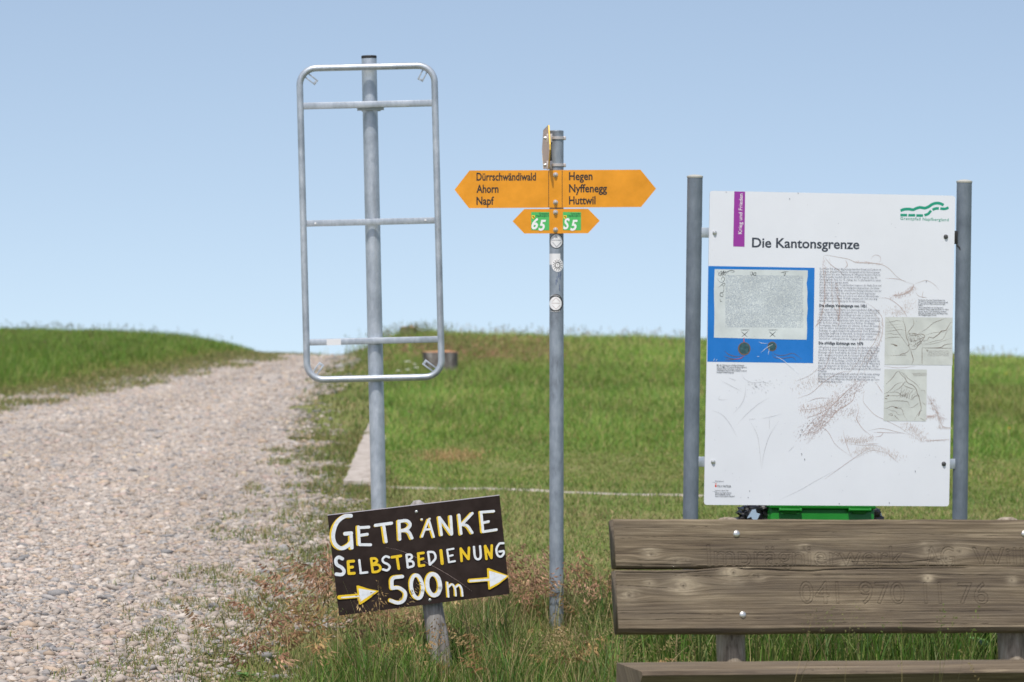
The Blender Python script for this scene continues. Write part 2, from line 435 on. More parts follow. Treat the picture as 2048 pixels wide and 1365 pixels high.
# ------------------------------------------------------------------ the lie of the land
def hsh(ix, iy, s):
    h = np.sin(ix * 127.1 + iy * 311.7 + s * 74.7) * 43758.5453
    return h - np.floor(h)
def vnoise(x, y, s=0.0):
    ix = np.floor(x); iy = np.floor(y); fx = x - ix; fy = y - iy
    fx = fx * fx * (3 - 2 * fx); fy = fy * fy * (3 - 2 * fy)
    a = hsh(ix, iy, s); b = hsh(ix + 1, iy, s); c = hsh(ix, iy + 1, s); d = hsh(ix + 1, iy + 1, s)
    return (a * (1 - fx) + b * fx) * (1 - fy) + (c * (1 - fx) + d * fx) * fy
def fbm(x, y, s=0.0):
    return .5 * vnoise(x, y, s) + .3 * vnoise(x * 2.1, y * 2.1, s + 3) + .2 * vnoise(x * 4.3, y * 4.3, s + 7)
def sstep(a, b, x):
    t = np.clip((x - a) / (b - a), 0, 1); return t * t * (3 - 2 * t)
def road_left(y): return -5.12 + (y - 37) * .087
_ry = np.array([0, 12, 14.6, 18, 23.3, 27, 31.4, 38.5, 46, 54.7, 80]); _rx = np.array([-1.3, -1.25, -1.15, -1.05, -1.22, -1.5, -1.86, -2.2, -2.35, -2.5, -2.9])
def road_right(y): return np.interp(y, _ry, _rx)
def ground_z(x, y):
    x = np.asarray(x, dtype=float); y = np.asarray(y, dtype=float)
    bank = .20 * sstep(.15, 2.4, road_left(y) - x) * sstep(28, 48, y)
    bx = np.interp(x, [-3.2, -2.5, -1.9, -1.2, 3, 5.5, 8, 14], [0, .0, .20, .27, .225, .12, .01, -.1])
    right = bx * sstep(26, 53, y)
    d = np.maximum(y - 52, 0)
    fall = np.where(d < 40, -.004 * d * d, -6.4 - .32 * (d - 40))
    rough = (fbm(x * 1.3, y * .9, 2) - .5) * .03
    return bank + right + fall + rough

def grid_sheet(name, xs, ys, dz, material, zfun=ground_z):
    X, Y = np.meshgrid(xs, ys); Z = zfun(X, Y) + dz
    V = np.stack([X.ravel(), Y.ravel(), Z.ravel()], 1); nx = len(xs)
    i = (np.arange(len(ys) - 1)[:, None] * nx + np.arange(nx - 1)[None]).ravel()
    Fq = np.stack([i, i + 1, i + nx + 1, i + nx], 1)
    return obj_np(name, V, Fq, material, smooth=True)

def ground_mat():
    m = mat('turf_soil', (.1, .1, .05, 1), .95, 0, .1); v = coords(m)
    n1 = noise(m, v, .9, 5, .6); n2 = noise(m, v, 14, 4, .7)
    a = N(m, 'ShaderNodeMath', operation='MULTIPLY_ADD'); a.inputs[1].default_value = .6; lk(m, n1.outputs[0], a.inputs[0])
    b = N(m, 'ShaderNodeMath', operation='MULTIPLY'); b.inputs[1].default_value = .4; lk(m, n2.outputs[0], b.inputs[0]); lk(m, b.outputs[0], a.inputs[2])
    r = ramp(m, [(.34, (.11, .15, .035, 1)), (.5, (.17, .19, .06, 1)), (.66, (.27, .24, .12, 1))]); lk(m, a.outputs[0], r.inputs[0])
    lk(m, r.outputs[0], pbsdf(m).inputs['Base Color']); bump(m, n2.outputs[0], .6, .02); return m
def gravel_mat():
    m = mat('road_grit', (.4, .36, .33, 1), .95, 0, .1); v = coords(m)
    vo = N(m, 'ShaderNodeTexVoronoi'); vo.inputs['Scale'].default_value = 38; lk(m, v, vo.inputs['Vector'])
    n1 = noise(m, v, 1.1, 4); n2 = noise(m, v, 120, 3, .8)
    sx = N(m, 'ShaderNodeSeparateColor'); lk(m, vo.outputs['Color'], sx.inputs[0])
    a = N(m, 'ShaderNodeMath', operation='MULTIPLY_ADD'); a.inputs[1].default_value = .45; lk(m, sx.outputs[0], a.inputs[0])
    b = N(m, 'ShaderNodeMath', operation='MULTIPLY_ADD'); b.inputs[1].default_value = .35; lk(m, n1.outputs[0], b.inputs[0])
    c = N(m, 'ShaderNodeMath', operation='MULTIPLY'); c.inputs[1].default_value = .25; lk(m, n2.outputs[0], c.inputs[0])
    lk(m, c.outputs[0], b.inputs[2]); lk(m, b.outputs[0], a.inputs[2])
    r = ramp(m, [(.3, (.29, .255, .22, 1)), (.5, (.43, .385, .345, 1)), (.75, (.54, .50, .455, 1))]); lk(m, a.outputs[0], r.inputs[0])
    lk(m, r.outputs[0], pbsdf(m).inputs['Base Color']); bump(m, vo.outputs['Distance'], .7, .02); return m
M['ground'] = ground_mat(); M['grit'] = gravel_mat()
xs = np.concatenate([np.linspace(-400, -20, 20), np.linspace(-16, 16, 129), np.linspace(20, 400, 20)])
ys = np.concatenate([np.linspace(-60, 6, 12), np.linspace(8, 70, 250), np.linspace(74, 600, 60)])
tagit(grid_sheet('ground', xs, ys, 0.0, M['ground']), kind='structure')

# gravel road: its own sheet with ragged edges, 8 mm above the ground
ry_ = np.linspace(6, 64, 330); V = []; nx = 34
for y in ry_:
    l = float(road_left(y)) + (fbm(np.array(y * .45), np.array(3.0)) - .5) * .6
    r_ = float(road_right(y)) + (fbm(np.array(y * .5), np.array(9.0)) - .5) * .45
    V += [(l + (r_ - l) * k / (nx - 1), y, 0) for k in range(nx)]
V = np.array(V); V[:, 2] = ground_z(V[:, 0], V[:, 1]) + .008
i = (np.arange(len(ry_) - 1)[:, None] * nx + np.arange(nx - 1)[None]).ravel()
tagit(obj_np('gravel_road', V, np.stack([i, i + 1, i + nx + 1, i + nx], 1), M['grit'], smooth=True), kind='structure')

# concrete edging in an L: one leg running away, one leg across
def gpt(x, y, dz=0.0):
    r = ray(x, y); t = -(C0.z) / r.z
    for _ in range(4):
        p = C0 + r * t; z = float(ground_z(p.x, p.y)); t = (z - C0.z) / r.z
    p = C0 + r * t; return Vector((p.x, p.y, p.z + dz))
A = gpt(688, 972); B_ = gpt(727, 877); E_ = gpt(741, 832); Rr = gpt(1370, 993)
dirA = (B_ - A).normalized(); dirX = (Rr - A); dirX.z = 0; dirX.normalize()
mb = MB()
def kerb_bar(p, q, w, side, h=.035, seg=14):
    d = (q - p); d.z = 0; Ld = d.length; d.normalize(); s_ = Vector((d.y, -d.x, 0)) * side
    P = []
    for k in range(seg + 1):
        c = p + d * Ld * k / seg; j = (rnd.random() - .5) * .02
        for (off, zz) in ((0 + j, -.1), (0 + j, h - .008), (.008, h), (w - .008, h), (w + j, h - .008), (w + j, -.1)):
            v = c + s_ * off; P.append((v.x, v.y, float(ground_z(v.x, v.y)) + zz))
    F = []
    for k in range(seg):
        for t in range(5): F.append((k * 6 + t, k * 6 + t + 1, (k + 1) * 6 + t + 1, (k + 1) * 6 + t))
    F.append((0, 1, 2, 3, 4, 5)); F.append(tuple(seg * 6 + t for t in range(6))[::-1])
    mb.add(P, F)
kerb_bar(A, B_, .19, 1)
kerb_bar(A + dirA * .0 + dirX * .195, A + dirX * ((Rr - A).length * 1.05), .12, -1, .006, 40)
e0 = B_ + dirA * .5; kerb_bar(e0, e0 + dirA * 1.4, .09, 1, .03, 6)
e0 = B_ + dirA * 2.3; kerb_bar(e0, e0 + dirA * 1.2, .09, 1, .03, 6)
tagit(auto_smooth(mb.build('kerb', M['concrete'], loc=A)), kind='structure')

# ------------------------------------------------------------------ empty tube frame on its pole
def bolt(o, axis, r, h, parent, material, name='bolt'):
    b = MB().lathe(o, axis, [(r * 1.35, 0), (r * 1.35, h * .18), (r, h * .22), (r, h * .62), (r * .75, h * .9), (r * .3, h)], 14)
    return auto_smooth(b.build(name, material, parent))
D1 = 16.4
fF = Frame(at(740, 440, D1), yaw=0, rot=R(1.38) + ROLL)
p_top = at(738, 114, D1 + .05); p_bot = at(757.5, 1015, D1 + .05)
ax = (p_bot - p_top).normalized(); p_foot = p_bot + ax * ((p_bot.z + .25) / -ax.z)
g1 = thing('empty_sign_frame', (p_foot.x, p_foot.y, 0), 'empty rounded tube frame without a sign on a leaning galvanised pole by the gravel road', 'sign frame')
auto_smooth(MB().tube([p_top, p_foot], .0338, 28).build('pole', M['zinc'], g1))
auto_smooth(MB().lathe(p_top, -ax, [(.0341, -.008), (.0345, .002), (.032, .005), (.01, .0065)], 28).build('pole_cap', M['black'], g1))
# rounded rectangle of tube
c_ = [fF.uv(601, 139), fF.uv(869, 130), fF.uv(883, 753), fF.uv(613, 761)]
u0 = (c_[0][0] + c_[3][0]) / 2; u1 = (c_[1][0] + c_[2][0]) / 2; v1 = (c_[0][1] + c_[1][1]) / 2; v0 = (c_[2][1] + c_[3][1]) / 2
rc = .074; pts = []
for cx, cy, a0 in ((u1 - rc, v1 - rc, 0), (u0 + rc, v1 - rc, 90), (u0 + rc, v0 + rc, 180), (u1 - rc, v0 + rc, 270)):
    for k in range(11):
        a = R(a0 + 9 * k); pts.append(fF.pt(cx + rc * math.cos(a), cy + rc * math.sin(a), 0.012))
lt = MB().loop_tube(pts, .0148, 18).build('tube_frame', M['zinc'], g1, smooth=True)
def crossbar(ya, yb, h, n0, n1, bev):
    ua, va = fF.uv(610, ya); ub, vb = fF.uv(870, yb); v = (va + vb) / 2
    return auto_smooth(MB().rbox(fF, u0 + .012, u1 - .012, v - h / 2, v + h / 2, n0, n1, bev).build('crossbar', M['zinc'], g1))
cb1 = crossbar(214, 205, .029, -.012, .016, .003)
cb2 = crossbar(448, 441, .028, .006, .011, .001)
cb3 = crossbar(685, 679.5, .028, -.012, .016, .003)
for xx, yy in ((631, 447.5), (851, 441)):
    u, v = fF.uv(xx, yy); MB().lathe(fF.pt(u, v, .0112), fF.N, [(.005, 0), (.005, .0015), (.002, .002)], 12).build('painted_hole', M['sticker_white'], cb2)  # white discs stand in for brightness seen through open holes in the bar
u, v = fF.uv(668, 684.5)
stk = MB().rbox(fF, u - .032, u + .032, v - .0135, v + .0135, .0165, .0172).build('sticker', M['sticker_white'], cb3, label='white adhesive label with small print on the lowest crossbar')
tm = MB()
for k in range(2):
    yy = 681.5 + k * 7
    tm.ribbon([fF.uv(654 if k else 660, yy), fF.uv(662 if k else 680, yy)], .0025, fF, .0176, cap=False)
tm.build('print', M['ink'], stk) if False else None
# slotted lugs in the corners
def lug(x, y, ang):
    u, v = fF.uv(x, y); lf = Frame(fF.pt(u, v, .012), 0); lf.U = fF.U * math.cos(ang) + fF.V * math.sin(ang); lf.V = fF.V * math.cos(ang) - fF.U * math.sin(ang); lf.N = fF.N
    b = MB(); hl, hw, t = .0345, .0135, .0022
    b.rbox(lf, -hl, hl, hw - .0065, hw, -t, t, .0008); b.rbox(lf, -hl, hl, -hw, -hw + .0065, -t, t, .0008)
    b.rbox(lf, hl - .011, hl, -hw + .0065, hw - .0065, -t * .96, t * .96, .0004); b.rbox(lf, -hl, -hl + .01, -hw + .0065, hw - .0065, -t * .96, t * .96, .0004)
    return auto_smooth(b.build('lug', M['zinc'], g1))
lug(621, 157, R(-39)); lug(847, 148, R(-118)); lug(635, 740, R(54)); lug(860, 733, R(142))
# clamp behind the upper bar
b = MB(); u, v = fF.uv(742, 217); b.rbox(fF, u - .062, u + .057, v - .009, v + .006, -.0165, -.0085, .001); b.rbox(fF, u - .045, u + .04, v - .011, v + .012, -.08, -.074, .001)
auto_smooth(b.build('clamp', M['zinc'], g1))

# ------------------------------------------------------------------ yellow signpost
D2 = 15.5
fS = Frame(at(1112, 400, D2), 0, rot=ROLL)
pt_ = at(1113, 263, D2 + .036); pb_ = at(1113, 1240, D2 + .036); ax2 = (pb_ - pt_).normalized(); pf_ = pb_ + ax2 * ((pb_.z + .25) / -ax2.z)
g2 = thing('signpost', (pf_.x, pf_.y, 0), 'yellow hiking signpost with arrow plates and stickers on a grey steel pole', 'signpost')
PR = .0298
pole2 = auto_smooth(MB().tube([pt_, pf_], PR, 32).build('pole', M['zinc_worn'], g2))
MB().lathe(pt_, -ax2, [(PR * .98, -.004), (PR * 1.0, .0012), (PR * .9, .003)], 28).build('pole_cap', M['zinc_worn'], g2, smooth=True)
T_ = .0025
def plate(pxs, n, name, material, label=None):
    return auto_smooth(MB().slab(fS, [fS.uv(*p) for p in pxs][::-1], n - T_, n).build(name, material, g2, label=label), 20)
pl1 = plate([(909, 380), (939, 341.5), (1281, 340), (1312, 378), (1282, 414.5), (938, 417)], .006, 'direction_sign', M['orange'], 'large yellow two-way arrow plate with six place names in black')
tx = MB(); n = .0064
for s_, x0, x1, yb in (('Dürrschwändiwald', 953, 1072, 361.5), ('Ahorn', 953, 997, 386), ('Napf', 953, 988, 410), ('Hegen', 1138, 1185, 360.5), ('Nyffenegg', 1138, 1214, 385), ('Huttwil', 1138, 1191, 409)):
    put_text(tx, fS, s_, (x0, yb), (x1, yb - .3), 15.5 if s_ != 'Dürrschwändiwald' else 15, n, offset=.022, res=3)
for xl in (1097.3, 1124.3):
    tx.ribbon([fS.uv(xl, 342), fS.uv(xl, 415)], .0022, fS, n, cap=False)
tx.build('lettering', M['ink'], pl1)
pl2 = plate([(1025, 443), (1048.5, 418.5), (1176, 418), (1199.5, 442), (1176, 467), (1048.5, 467.5)], .0035, 'direction_sign', M['orange'], 'small yellow two-way arrow plate with two green number stickers')
for k, x0 in enumerate((1062.3, 1125.8)):
    st = MB().slab(fS, [fS.uv(x0, 424.5), fS.uv(x0 + 36.2, 424.8), fS.uv(x0 + 36.2, 461), fS.uv(x0, 460.7)][::-1], .0036, .0041).build('number_sticker', M['green_sticker'], pl2)
    sx = 0.6 if k else 0
    w = MB()
    if k == 0: put_text(w, fS, '6', (x0 + .6, 458.3), (x0 + 14.2, 458.3), 20.5, .0046, .03, 3, .25)
    else: put_text(w, fS, 'S', (x0 + .6, 458.3), (x0 + 13.5, 458.3), 20.5, .0046, .03, 3, .25)
    put_text(w, fS, '5', (x0 + 14.5, 461), (x0 + 29.5, 461), 20, .0047, .03, 3, .25)
    d = MB(); put_text(d, fS, 'Grenzpfad', (x0 + 15.5, 429.3), (x0 + 35, 429.3), 3.4, .0046, .012); put_text(d, fS, 'Napfbergland', (x0 + 9.5, 433.6), (x0 + 35, 433.6), 3.4, .0046, .012)
    # the prints lie on the sticker: part of the same plate
    w.build('number', M['white_print'], pl2); d.build('small_print', M['darkgreen_print'], pl2)
    yw = MB().slab(fS, [fS.uv(x0 + 1 + a, 431 + b) for a, b in ((0, 0), (6.5, 0), (6.3, 5), (3.3, 8), (.3, 5))][::-1], .0042, .0044); yw.build('crest', M['yellow'], pl2)
    ik = MB().ribbon(smooth_path([fS.uv(x0 + 3, 433.5), fS.uv(x0 + 4.6, 433.2), fS.uv(x0 + 5.2, 435), fS.uv(x0 + 6, 436.3)], 3), .003, fS, .0047); ik.build('crest_figure', M['ink'], pl2)
for yy, nn in ((350, .006), (405, .006), (425, .0035), (460, .0035)):
    u, v = fS.uv(1111, yy); bolt(fS.pt(u, v, nn), fS.N, .0075, .011, g2, M['steel'])
# third arrow plate, edge on, pointing at the viewer
yaw3 = math.atan2(.56, .024)
P0 = at(1099, 294, D2 - .09)
f3 = Frame(P0, 0); d3 = Vector((-.052, 1, 0)).normalized(); f3.U = d3; f3.V = Vector((-.018, 0, 1)).normalized(); f3.N = f3.V.cross(d3).normalized() * -1
f3.N = Vector((-1, -.052, 0)).normalized()
h3 = .0925
poly = [(0, .01), (.085, h3), (.43, h3 - .01), (.52, 0), (.43, -h3 + .01), (.085, -h3 + .005), (0, -.012)]
auto_smooth(MB().slab(f3, poly, -.0045, 0).build('direction_sign', M['orange_back'], g2, label='yellow arrow plate seen edge on, pointing at the viewer'), 20)
eb = MB()
for a, b_ in zip(poly, poly[1:] + poly[:1]):
    q0 = f3.pt(a[0], a[1], 0.0004); q1 = f3.pt(b_[0], b_[1], .0004); q2 = f3.pt(b_[0], b_[1], -.0049); q3 = f3.pt(a[0], a[1], -.0049)
    mid = Vector((((a[0] + b_[0]) / 2 - .26), (a[1] + b_[1]) / 2)); o_ = (f3.U * mid.x + f3.V * mid.y).normalized() * .0006
    eb.add([q0 + o_, q1 + o_, q2 + o_, q3 + o_], [(0, 1, 2, 3)])
eb.build('sign_edge', M['edge'], g2)
for yy in (277, 331):
    c = pt_ + ax2 * ((at(1113, yy, D2 + .036) - pt_).length)
    b = MB().lathe(c, ax2, [(PR + .0015, -.006), (PR + .004, -.005), (PR + .004, .005), (PR + .0015, .006)], 28)
    fB = Frame(c, 0, rot=ROLL); b.rbox(fB, -PR - .012, -PR + .012, -.018, .018, .012, .026, .0015); b.rbox(fB, PR - .002, PR + .010, -.008, .008, -.006, .012, .003)
    b.rbox(fB, -PR - .008, -PR + .002, -.012, .012, -.02, .012, .001)
    auto_smooth(b.build('clamp', M['band'], g2))
    bolt(c + Vector((-PR - .014, .0, 0)), Vector((-1, 0, 0)), .006, .012, g2, M['steel'])
# stickers bent round the pole
fP = Frame(pf_, 0); fP.V = -ax2; fP.N = Vector((0, -1, 0)); fP.U = Vector((1, 0, 0)); fP.U = (fP.U - fP.V * fP.U.dot(fP.V)).normalized(); fP.N = fP.U.cross(fP.V).normalized()
def polept(x, y, e):
    p = at(x, y, D2 + .036) - pf_; u = p.dot(fP.U); v = p.dot(fP.V); rr = PR + e
    u = max(-rr * .985, min(rr * .985, u)); return pf_ + fP.U * u + fP.V * v + fP.N * math.sqrt(rr * rr - u * u)
def pole_disc(cx, cy, rx, ry, e, name, material, parent, label=None, ring=None):
    V = []; F = []; nr, ns = 5, 28
    for i in range(nr + 1):
        q = (ring + (1 - ring) * i / nr) if ring else i / nr
        for k in range(ns):
            a = 2 * math.pi * k / ns; V.append(polept(cx + rx * q * math.cos(a), cy + ry * q * math.sin(a), e))
    for i in range(nr):
        for k in range(ns):
            k2 = (k + 1) % ns; F.append((i * ns + k, (i + 1) * ns + k, (i + 1) * ns + k2, i * ns + k2))
    return obj(name, V, F, material, parent, smooth=True, label=label)
def pole_lines(lines, w, e, name, material, parent):
    V = []; F = []
    for P in lines:
        for (xa, ya), (xb, yb) in zip(P, P[1:]):
            d = Vector((xb - xa, yb - ya)); L_ = d.length; d.normalize(); q = Vector((-d.y, d.x)) * w / 2; k = len(V); ns = max(1, int(L_ / 3))
            for i in range(ns + 1):
                x = xa + (xb - xa) * i / ns; y = ya + (yb - ya) * i / ns
                V += [polept(x + q.x, y + q.y, e), polept(x - q.x, y - q.y, e)]
            for i in range(ns): F.append((k + 2 * i, k + 2 * i + 1, k + 2 * i + 3, k + 2 * i + 2))
    return obj(name, V, F, material, parent)
s1 = pole_disc(1112.5, 483, 13.8, 15, .0006, 'sticker', M['sticker_white'], g2, 'worn pale oval sticker right below the small arrow plate')
pole_disc(1112.5, 483, 13.8, 15, .0011, 'sticker_rim', M['dark_steel'], s1, ring=.9)
pole_lines([[(1104, 481), (1122, 481)], [(1105, 485), (1113, 495), (1122, 485)], [(1105, 478), (1112.5, 471)], [(1112, 474), (1115, 477)]], .8, .0012, 'print', M['grey_print'], s1)
V = [polept(1098 + 22.5 * i / 8, 508 + 22 * j / 3, .0006) for j in range(4) for i in range(9)]
obj('sticker', V, [(j * 9 + i, (j + 1) * 9 + i, (j + 1) * 9 + i + 1, j * 9 + i + 1) for j in range(3) for i in range(8)], M['sticker_white'], g2, smooth=True, label='blank white rectangular sticker')
s3 = pole_disc(1115, 531, 11.5, 13.5, .0012, 'sticker', M['white_print'], g2, 'round white sticker with a black sun')
pole_disc(1115, 531, 5.2, 6, .0018, 'sun_ring', M['ink'], s3, ring=.8)
pole_lines([[(1115 + 5.2 * math.cos(a), 531 + 6 * math.sin(a)), (1115 + 10 * math.cos(a + .1), 531 + 12 * math.sin(a + .1))] for a in [k * math.pi / 7 for k in range(14)]] + [[(1113.5, 529.5), (1116.5, 529.5)], [(1114, 533), (1116, 533)]], .9, .0019, 'sun_rays', M['ink'], s3)
s4 = pole_disc(1111.8, 607, 14, 18.5, .0006, 'sticker', M['dark_steel'], g2, 'round black sticker with a white centre')
pole_disc(1111, 607.5, 12.3, 13.4, .0012, 'sticker_centre', M['white_print'], s4)
pole_lines([[(1103, 607), (1120, 607)], [(1104, 604), (1112, 596)], [(1112, 596), (1120, 604)], [(1104, 611), (1112, 619)], [(1112, 619), (1120, 611)]], .7, .0018, 'print', M['sepia'], s4)
pole_lines([[(1100 + k * 2.2, 594 - 3.2 * math.sin((k + 1) / 10 * math.pi)), (1101.2 + k * 2.2, 594 - 3.2 * math.sin((k + 1.4) / 10 * math.pi))] for k in range(9)] + [[(1101 + k * 2.2, 622 + 2 * math.sin((k + 1) / 10 * math.pi)), (1102.2 + k * 2.2, 622 + 2 * math.sin((k + 1.4) / 10 * math.pi))] for k in range(9)], 1.3, .0018, 'print', M['sticker_white'], s4)
M['pen'] = mat('blue_pen', (.05, .08, .2, 1), .6)
pole_lines([[(1117, 546), (1117, 556)], [(1120, 549), (1120, 560)], [(1114, 553), (1114, 566)], [(1119, 570), (1119, 582)], [(1112, 560), (1112, 571)], [(1121.5, 545), (1121.5, 552)]], 1.0, .0007, 'pen_mark', M['pen'], g2)

# ------------------------------------------------------------------ information board
D3 = 15.45; YAW3 = R(9.5)
fI = Frame(at(1658, 695, D3), YAW3)
TL, TR, BR, BL = fI.uv(1417.5, 382), fI.uv(1908, 392), fI.uv(1897.5, 1012), fI.uv(1408, 1010.5)
bu0 = (TL[0] + BL[0]) / 2; bu1 = (TR[0] + BR[0]) / 2; bv1 = (TL[1] + TR[1]) / 2; bv0 = (BL[1] + BR[1]) / 2
def ipost(xt, yt, xb, yb):
    ut, vt = fI.uv(xt, yt); ub, vb = fI.uv(xb, yb); top = fI.pt(ut, vt, -.01); bot = fI.pt(ub, vb, -.01)
    a = (bot - top).normalized(); return top, bot + a * ((bot.z + .25) / -a.z), a
t1, f1, a1 = ipost(1391, 354, 1382, 1036); t2, f2, a2 = ipost(1930, 364, 1921, 1036)
g3 = thing('information_board', ((f1.x + f2.x) / 2, (f1.y + f2.y) / 2, 0), 'white information board about the canton border between two grey steel posts', 'information board')
for t, f, a in ((t1, f1, a1), (t2, f2, a2)):
    ps = auto_smooth(MB().tube([t, f], .0318, 30).build('post', M['zinc_dull'], g3))
    auto_smooth(MB().lathe(t, -a, [(.033, -.004), (.0338, .000), (.0335, .003), (.024, .007), (.012, .009), (.004, .0095)], 28).build('post_cap', M['cap'], ps))
# panel with rounded corners
rr = .012; poly = []
for cx, cy, a0 in ((bu1 - rr, bv1 - rr, 0), (bu0 + rr, bv1 - rr, 90), (bu0 + rr, bv0 + rr, 180), (bu1 - rr, bv0 + rr, 270)):
    for k in range(6):
        a = R(a0 + 18 * k); poly.append((cx + rr * math.cos(a), cy + rr * math.sin(a)))
panel = MB().slab(fI, poly, .006, .012).build('panel', M['board'], g3)
NB = .012
def e(k): return NB + .00035 * k
def iq(pxs, k, name, material, parent=panel):
    return MB().add([fI.pt(*fI.uv(*p), e(k)) for p in pxs][::-1], [tuple(range(len(pxs)))]).build(name, material, parent)
for xx, yy, mt, nm in ((1428, 466, 'zinc_dull', None), (1425, 924, 'zinc_dull', None), (1890, 474, 'dark_steel', 'black'), (1886, 928, 'zinc_dull', None)):
    u, v = fI.uv(xx, yy); bolt(fI.pt(u, v, NB), fI.N, .0072, .008, g3, M['steel'] if xx < 1500 else M['dark_steel'], 'screw')
    s_ = -1 if xx < 1600 else 1; ue = bu0 if s_ < 0 else bu1
    a, b_ = (ue - .035, ue + .01) if s_ < 0 else (ue - .01, ue + .035)
    if nm: 
        bb = MB().rbox(fI, a, b_ - .016, v - .030, v + .026, -.02, .004, .005); 
        bb.tube([fI.pt(b_ - .02, v - .03, .0), fI.pt(b_ - .012, v - .045, .012), fI.pt(b_ - .006, v - .06, .012)], .003, 8)
        auto_smooth(bb.build('bracket', M['black'], g3, label='black taped bracket'))
    else: auto_smooth(MB().rbox(fI, a, b_, v - .021, v + .021, -.006, .0055, .002).build('bracket', M['zinc'], g3))
iq([(1467.2, 383.3), (1489, 383.8), (1487.6, 494), (1465, 493.4)], 1, 'purple_bar', M['purple'])
w = MB(); put_text(w, fI, 'Krieg und Frieden', (1482.3, 468.5), (1484.2, 388), 7.6, e(2), .004, 3); w.build('lettering', M['white_print'], panel)
w = MB(); put_text(w, fI, 'Die Kantonsgrenze', (1502.5, 494.8), (1717, 498.6), 18.6, e(1), .020, 4); w.build('title', M['slate'], panel)
# emblem of the path
lg = MB(); X = lambda cx, cy: fI.uv(1640 + cx / 3.9, 330 + cy / 3.9)
lg.ribbon(smooth_path([X(622, 359), X(650, 348), X(690, 346), X(720, 351), X(745, 340), X(775, 333), X(810, 338), X(840, 328), X(870, 308), X(905, 299), X(935, 304), X(958, 315)], 5), .0118, fI, e(1), cap=False)
for P in ([(621, 393), (673, 393)], [(683, 394), (736, 394)], [(745, 396), (797, 396)], [(808, 394), (838, 383), (860, 357)], [(871, 352), (893, 342), (921, 340)], [(932, 342), (970, 344), (996, 334)]):
    lg.ribbon(smooth_path([X(*p) for p in P], 5), .0108, fI, e(1), cap=False)
put_text(lg, fI, 'Grenzpfad Napfbergland', (1799, 440.3), (1895.5, 443), 5.8, e(1), .012, 2, spacing=1.15); lg.build('emblem', M['logo_green'], panel)
# print columns
P1 = ['Der Punkt 918 auf der Abgrenzung zwischen Eriswil und Luthern ist', 'der älteste urkundlich bekannte Grenzpunkt auf der Kantonsgrenze', 'Bern-Luzern. Die erste Erwähnung als «Wagende Studen» (=sich im', 'Wind wiegende Stauden) datiert von 1318. Er beweist, dass die', 'Kantonsgrenze Ende des 14., anfangs des 15. Jahrhunderts in einem', 'alten Grenzraum gezogen wurde.', 'Im letzten Viertel des 14. Jahrhunderts begannen die Städte Bern und', 'Luzern, ihren Einfluss auf das Napfgebiet auszudehnen. Sie traten', 'damit die Rechtsnachfolge einheimischer Adelsgeschlechter und der', 'Habsburger an. Die aus den erworbenen Rechten abgeleiteten', 'Ansprüche überschnitten sich jedoch vor allem im Abschnitt zwi-', 'schen Napf und Hohgant. Deshalb entspann sich dort eine lang-', 'wierige Auseinandersetzung um die Grenzziehung.']
W1 = [1420, 1393, 1408, 1342, 1415, 745, 1425, 1380, 1428, 1300, 1380, 1350, 1085]
P2 = ['1420 legten die beiden Städte ihre unterschiedlichen Auffassungen', 'einem eidgenössischen Schiedsgericht vor. Dieses entschied jedoch', 'bloss für das Kirchspiel Escholzmatt und teilte es Luzern zu. Es', 'bestätigte damit eigentlich einen Territorialwechsel, der bereits in', 'habsburgischer Zeit stattgefunden hatte. Drei Jahre später verpflichte-', 'ten die beiden Städte in einem weiteren Vertrag, der «Ewigen', 'Vereinigung», keine Einwohner aus Gebieten, in denen die andere', 'Stadt die niedere Gerichtsbarkeit besass, mehr als sogenannte', 'Ausburger ins eigene Burgerrecht aufzunehmen. Diese Bestimmung', 'begünstigte langfristig die Aarestadt, da diese im umstrittenen', 'Gebiet Schangnau besass und mit dem Kloster Trub - seinem', 'Gerichtsherr - verburgrechtet war. Dagegen wehrte sich Luzern.']
W2 = [1388, 1390, 1320, 1390, 1410, 1285, 1380, 1285, 1395, 1330, 1250, 1315]
P3 = ['1470 gelang es einem Schiedsgericht aus je drei Räten beider Städte,', 'den Streit mit einem Vertrag zu schlichten, der den Namen «Völlige', 'Richtung» erhielt. Damit wurde das Gebiet des Gerichtes Wissen-', 'bach - weitgehend identisch mit der heutigen Gemeinde Marbach -', 'Luzern zugeschlagen. Den Ausschlag zugunsten Luzerns gab dabei', 'offenbar nicht die Rechtslage, sondern das Zugehörigkeitsgefühl der', 'Bewohner zu den «Landleuten des Entlebuchs» und ihr Widerstand', 'gegen die Ansprüche des Klosters Trub und der Stadt Bern. Mit der', '«Völligen Richtung» war die heutige Kantonsgrenze im Wesentlichen', 'festgelegt.', 'Ein eidgenössisches Schiedsgericht entschied 1572 die letzte strittige', 'Frage über den Grenzverlauf und legte fest, dass zwischen dem', 'Höchänzi und den «Wagenden Studen» die Wasserscheide das Terri-', 'torium beider Städte trenne.']
W3 = [1390, 1390, 1355, 1370, 1365, 1400, 1393, 1375, 1410, 285, 1395, 1292, 1385, 610]
body = MB(); head = MB()
def line(mb_, s_, y, xr, cap=4.1, off=-.004):
    x0 = 1638 - (y - 538) * .0155; x1 = 1625 + xr / 10.5
    put_text(mb_, fI, s_, (x0, y + 1.6), (x1, y + 1.6 + (x1 - x0) * .0145), cap, e(5), off, 1)
for k, (s_, w_) in enumerate(zip(P1, W1)): line(body, s_, 538.1 + 5.3 * k, w_)
line(head, 'Die «Ewige Vereinigung» von 1421', 611.9, 1115, 5.4, .03)
for k, (s_, w_) in enumerate(zip(P2, W2)): line(body, s_, 619 + 5.28 * k, w_)
line(head, 'Die «Völlige Richtung» von 1470', 687.1, 1050, 5.4, .03)
for k, (s_, w_) in enumerate(zip(P3, W3)): line(body, s_, 694.3 + 5.28 * k, w_)
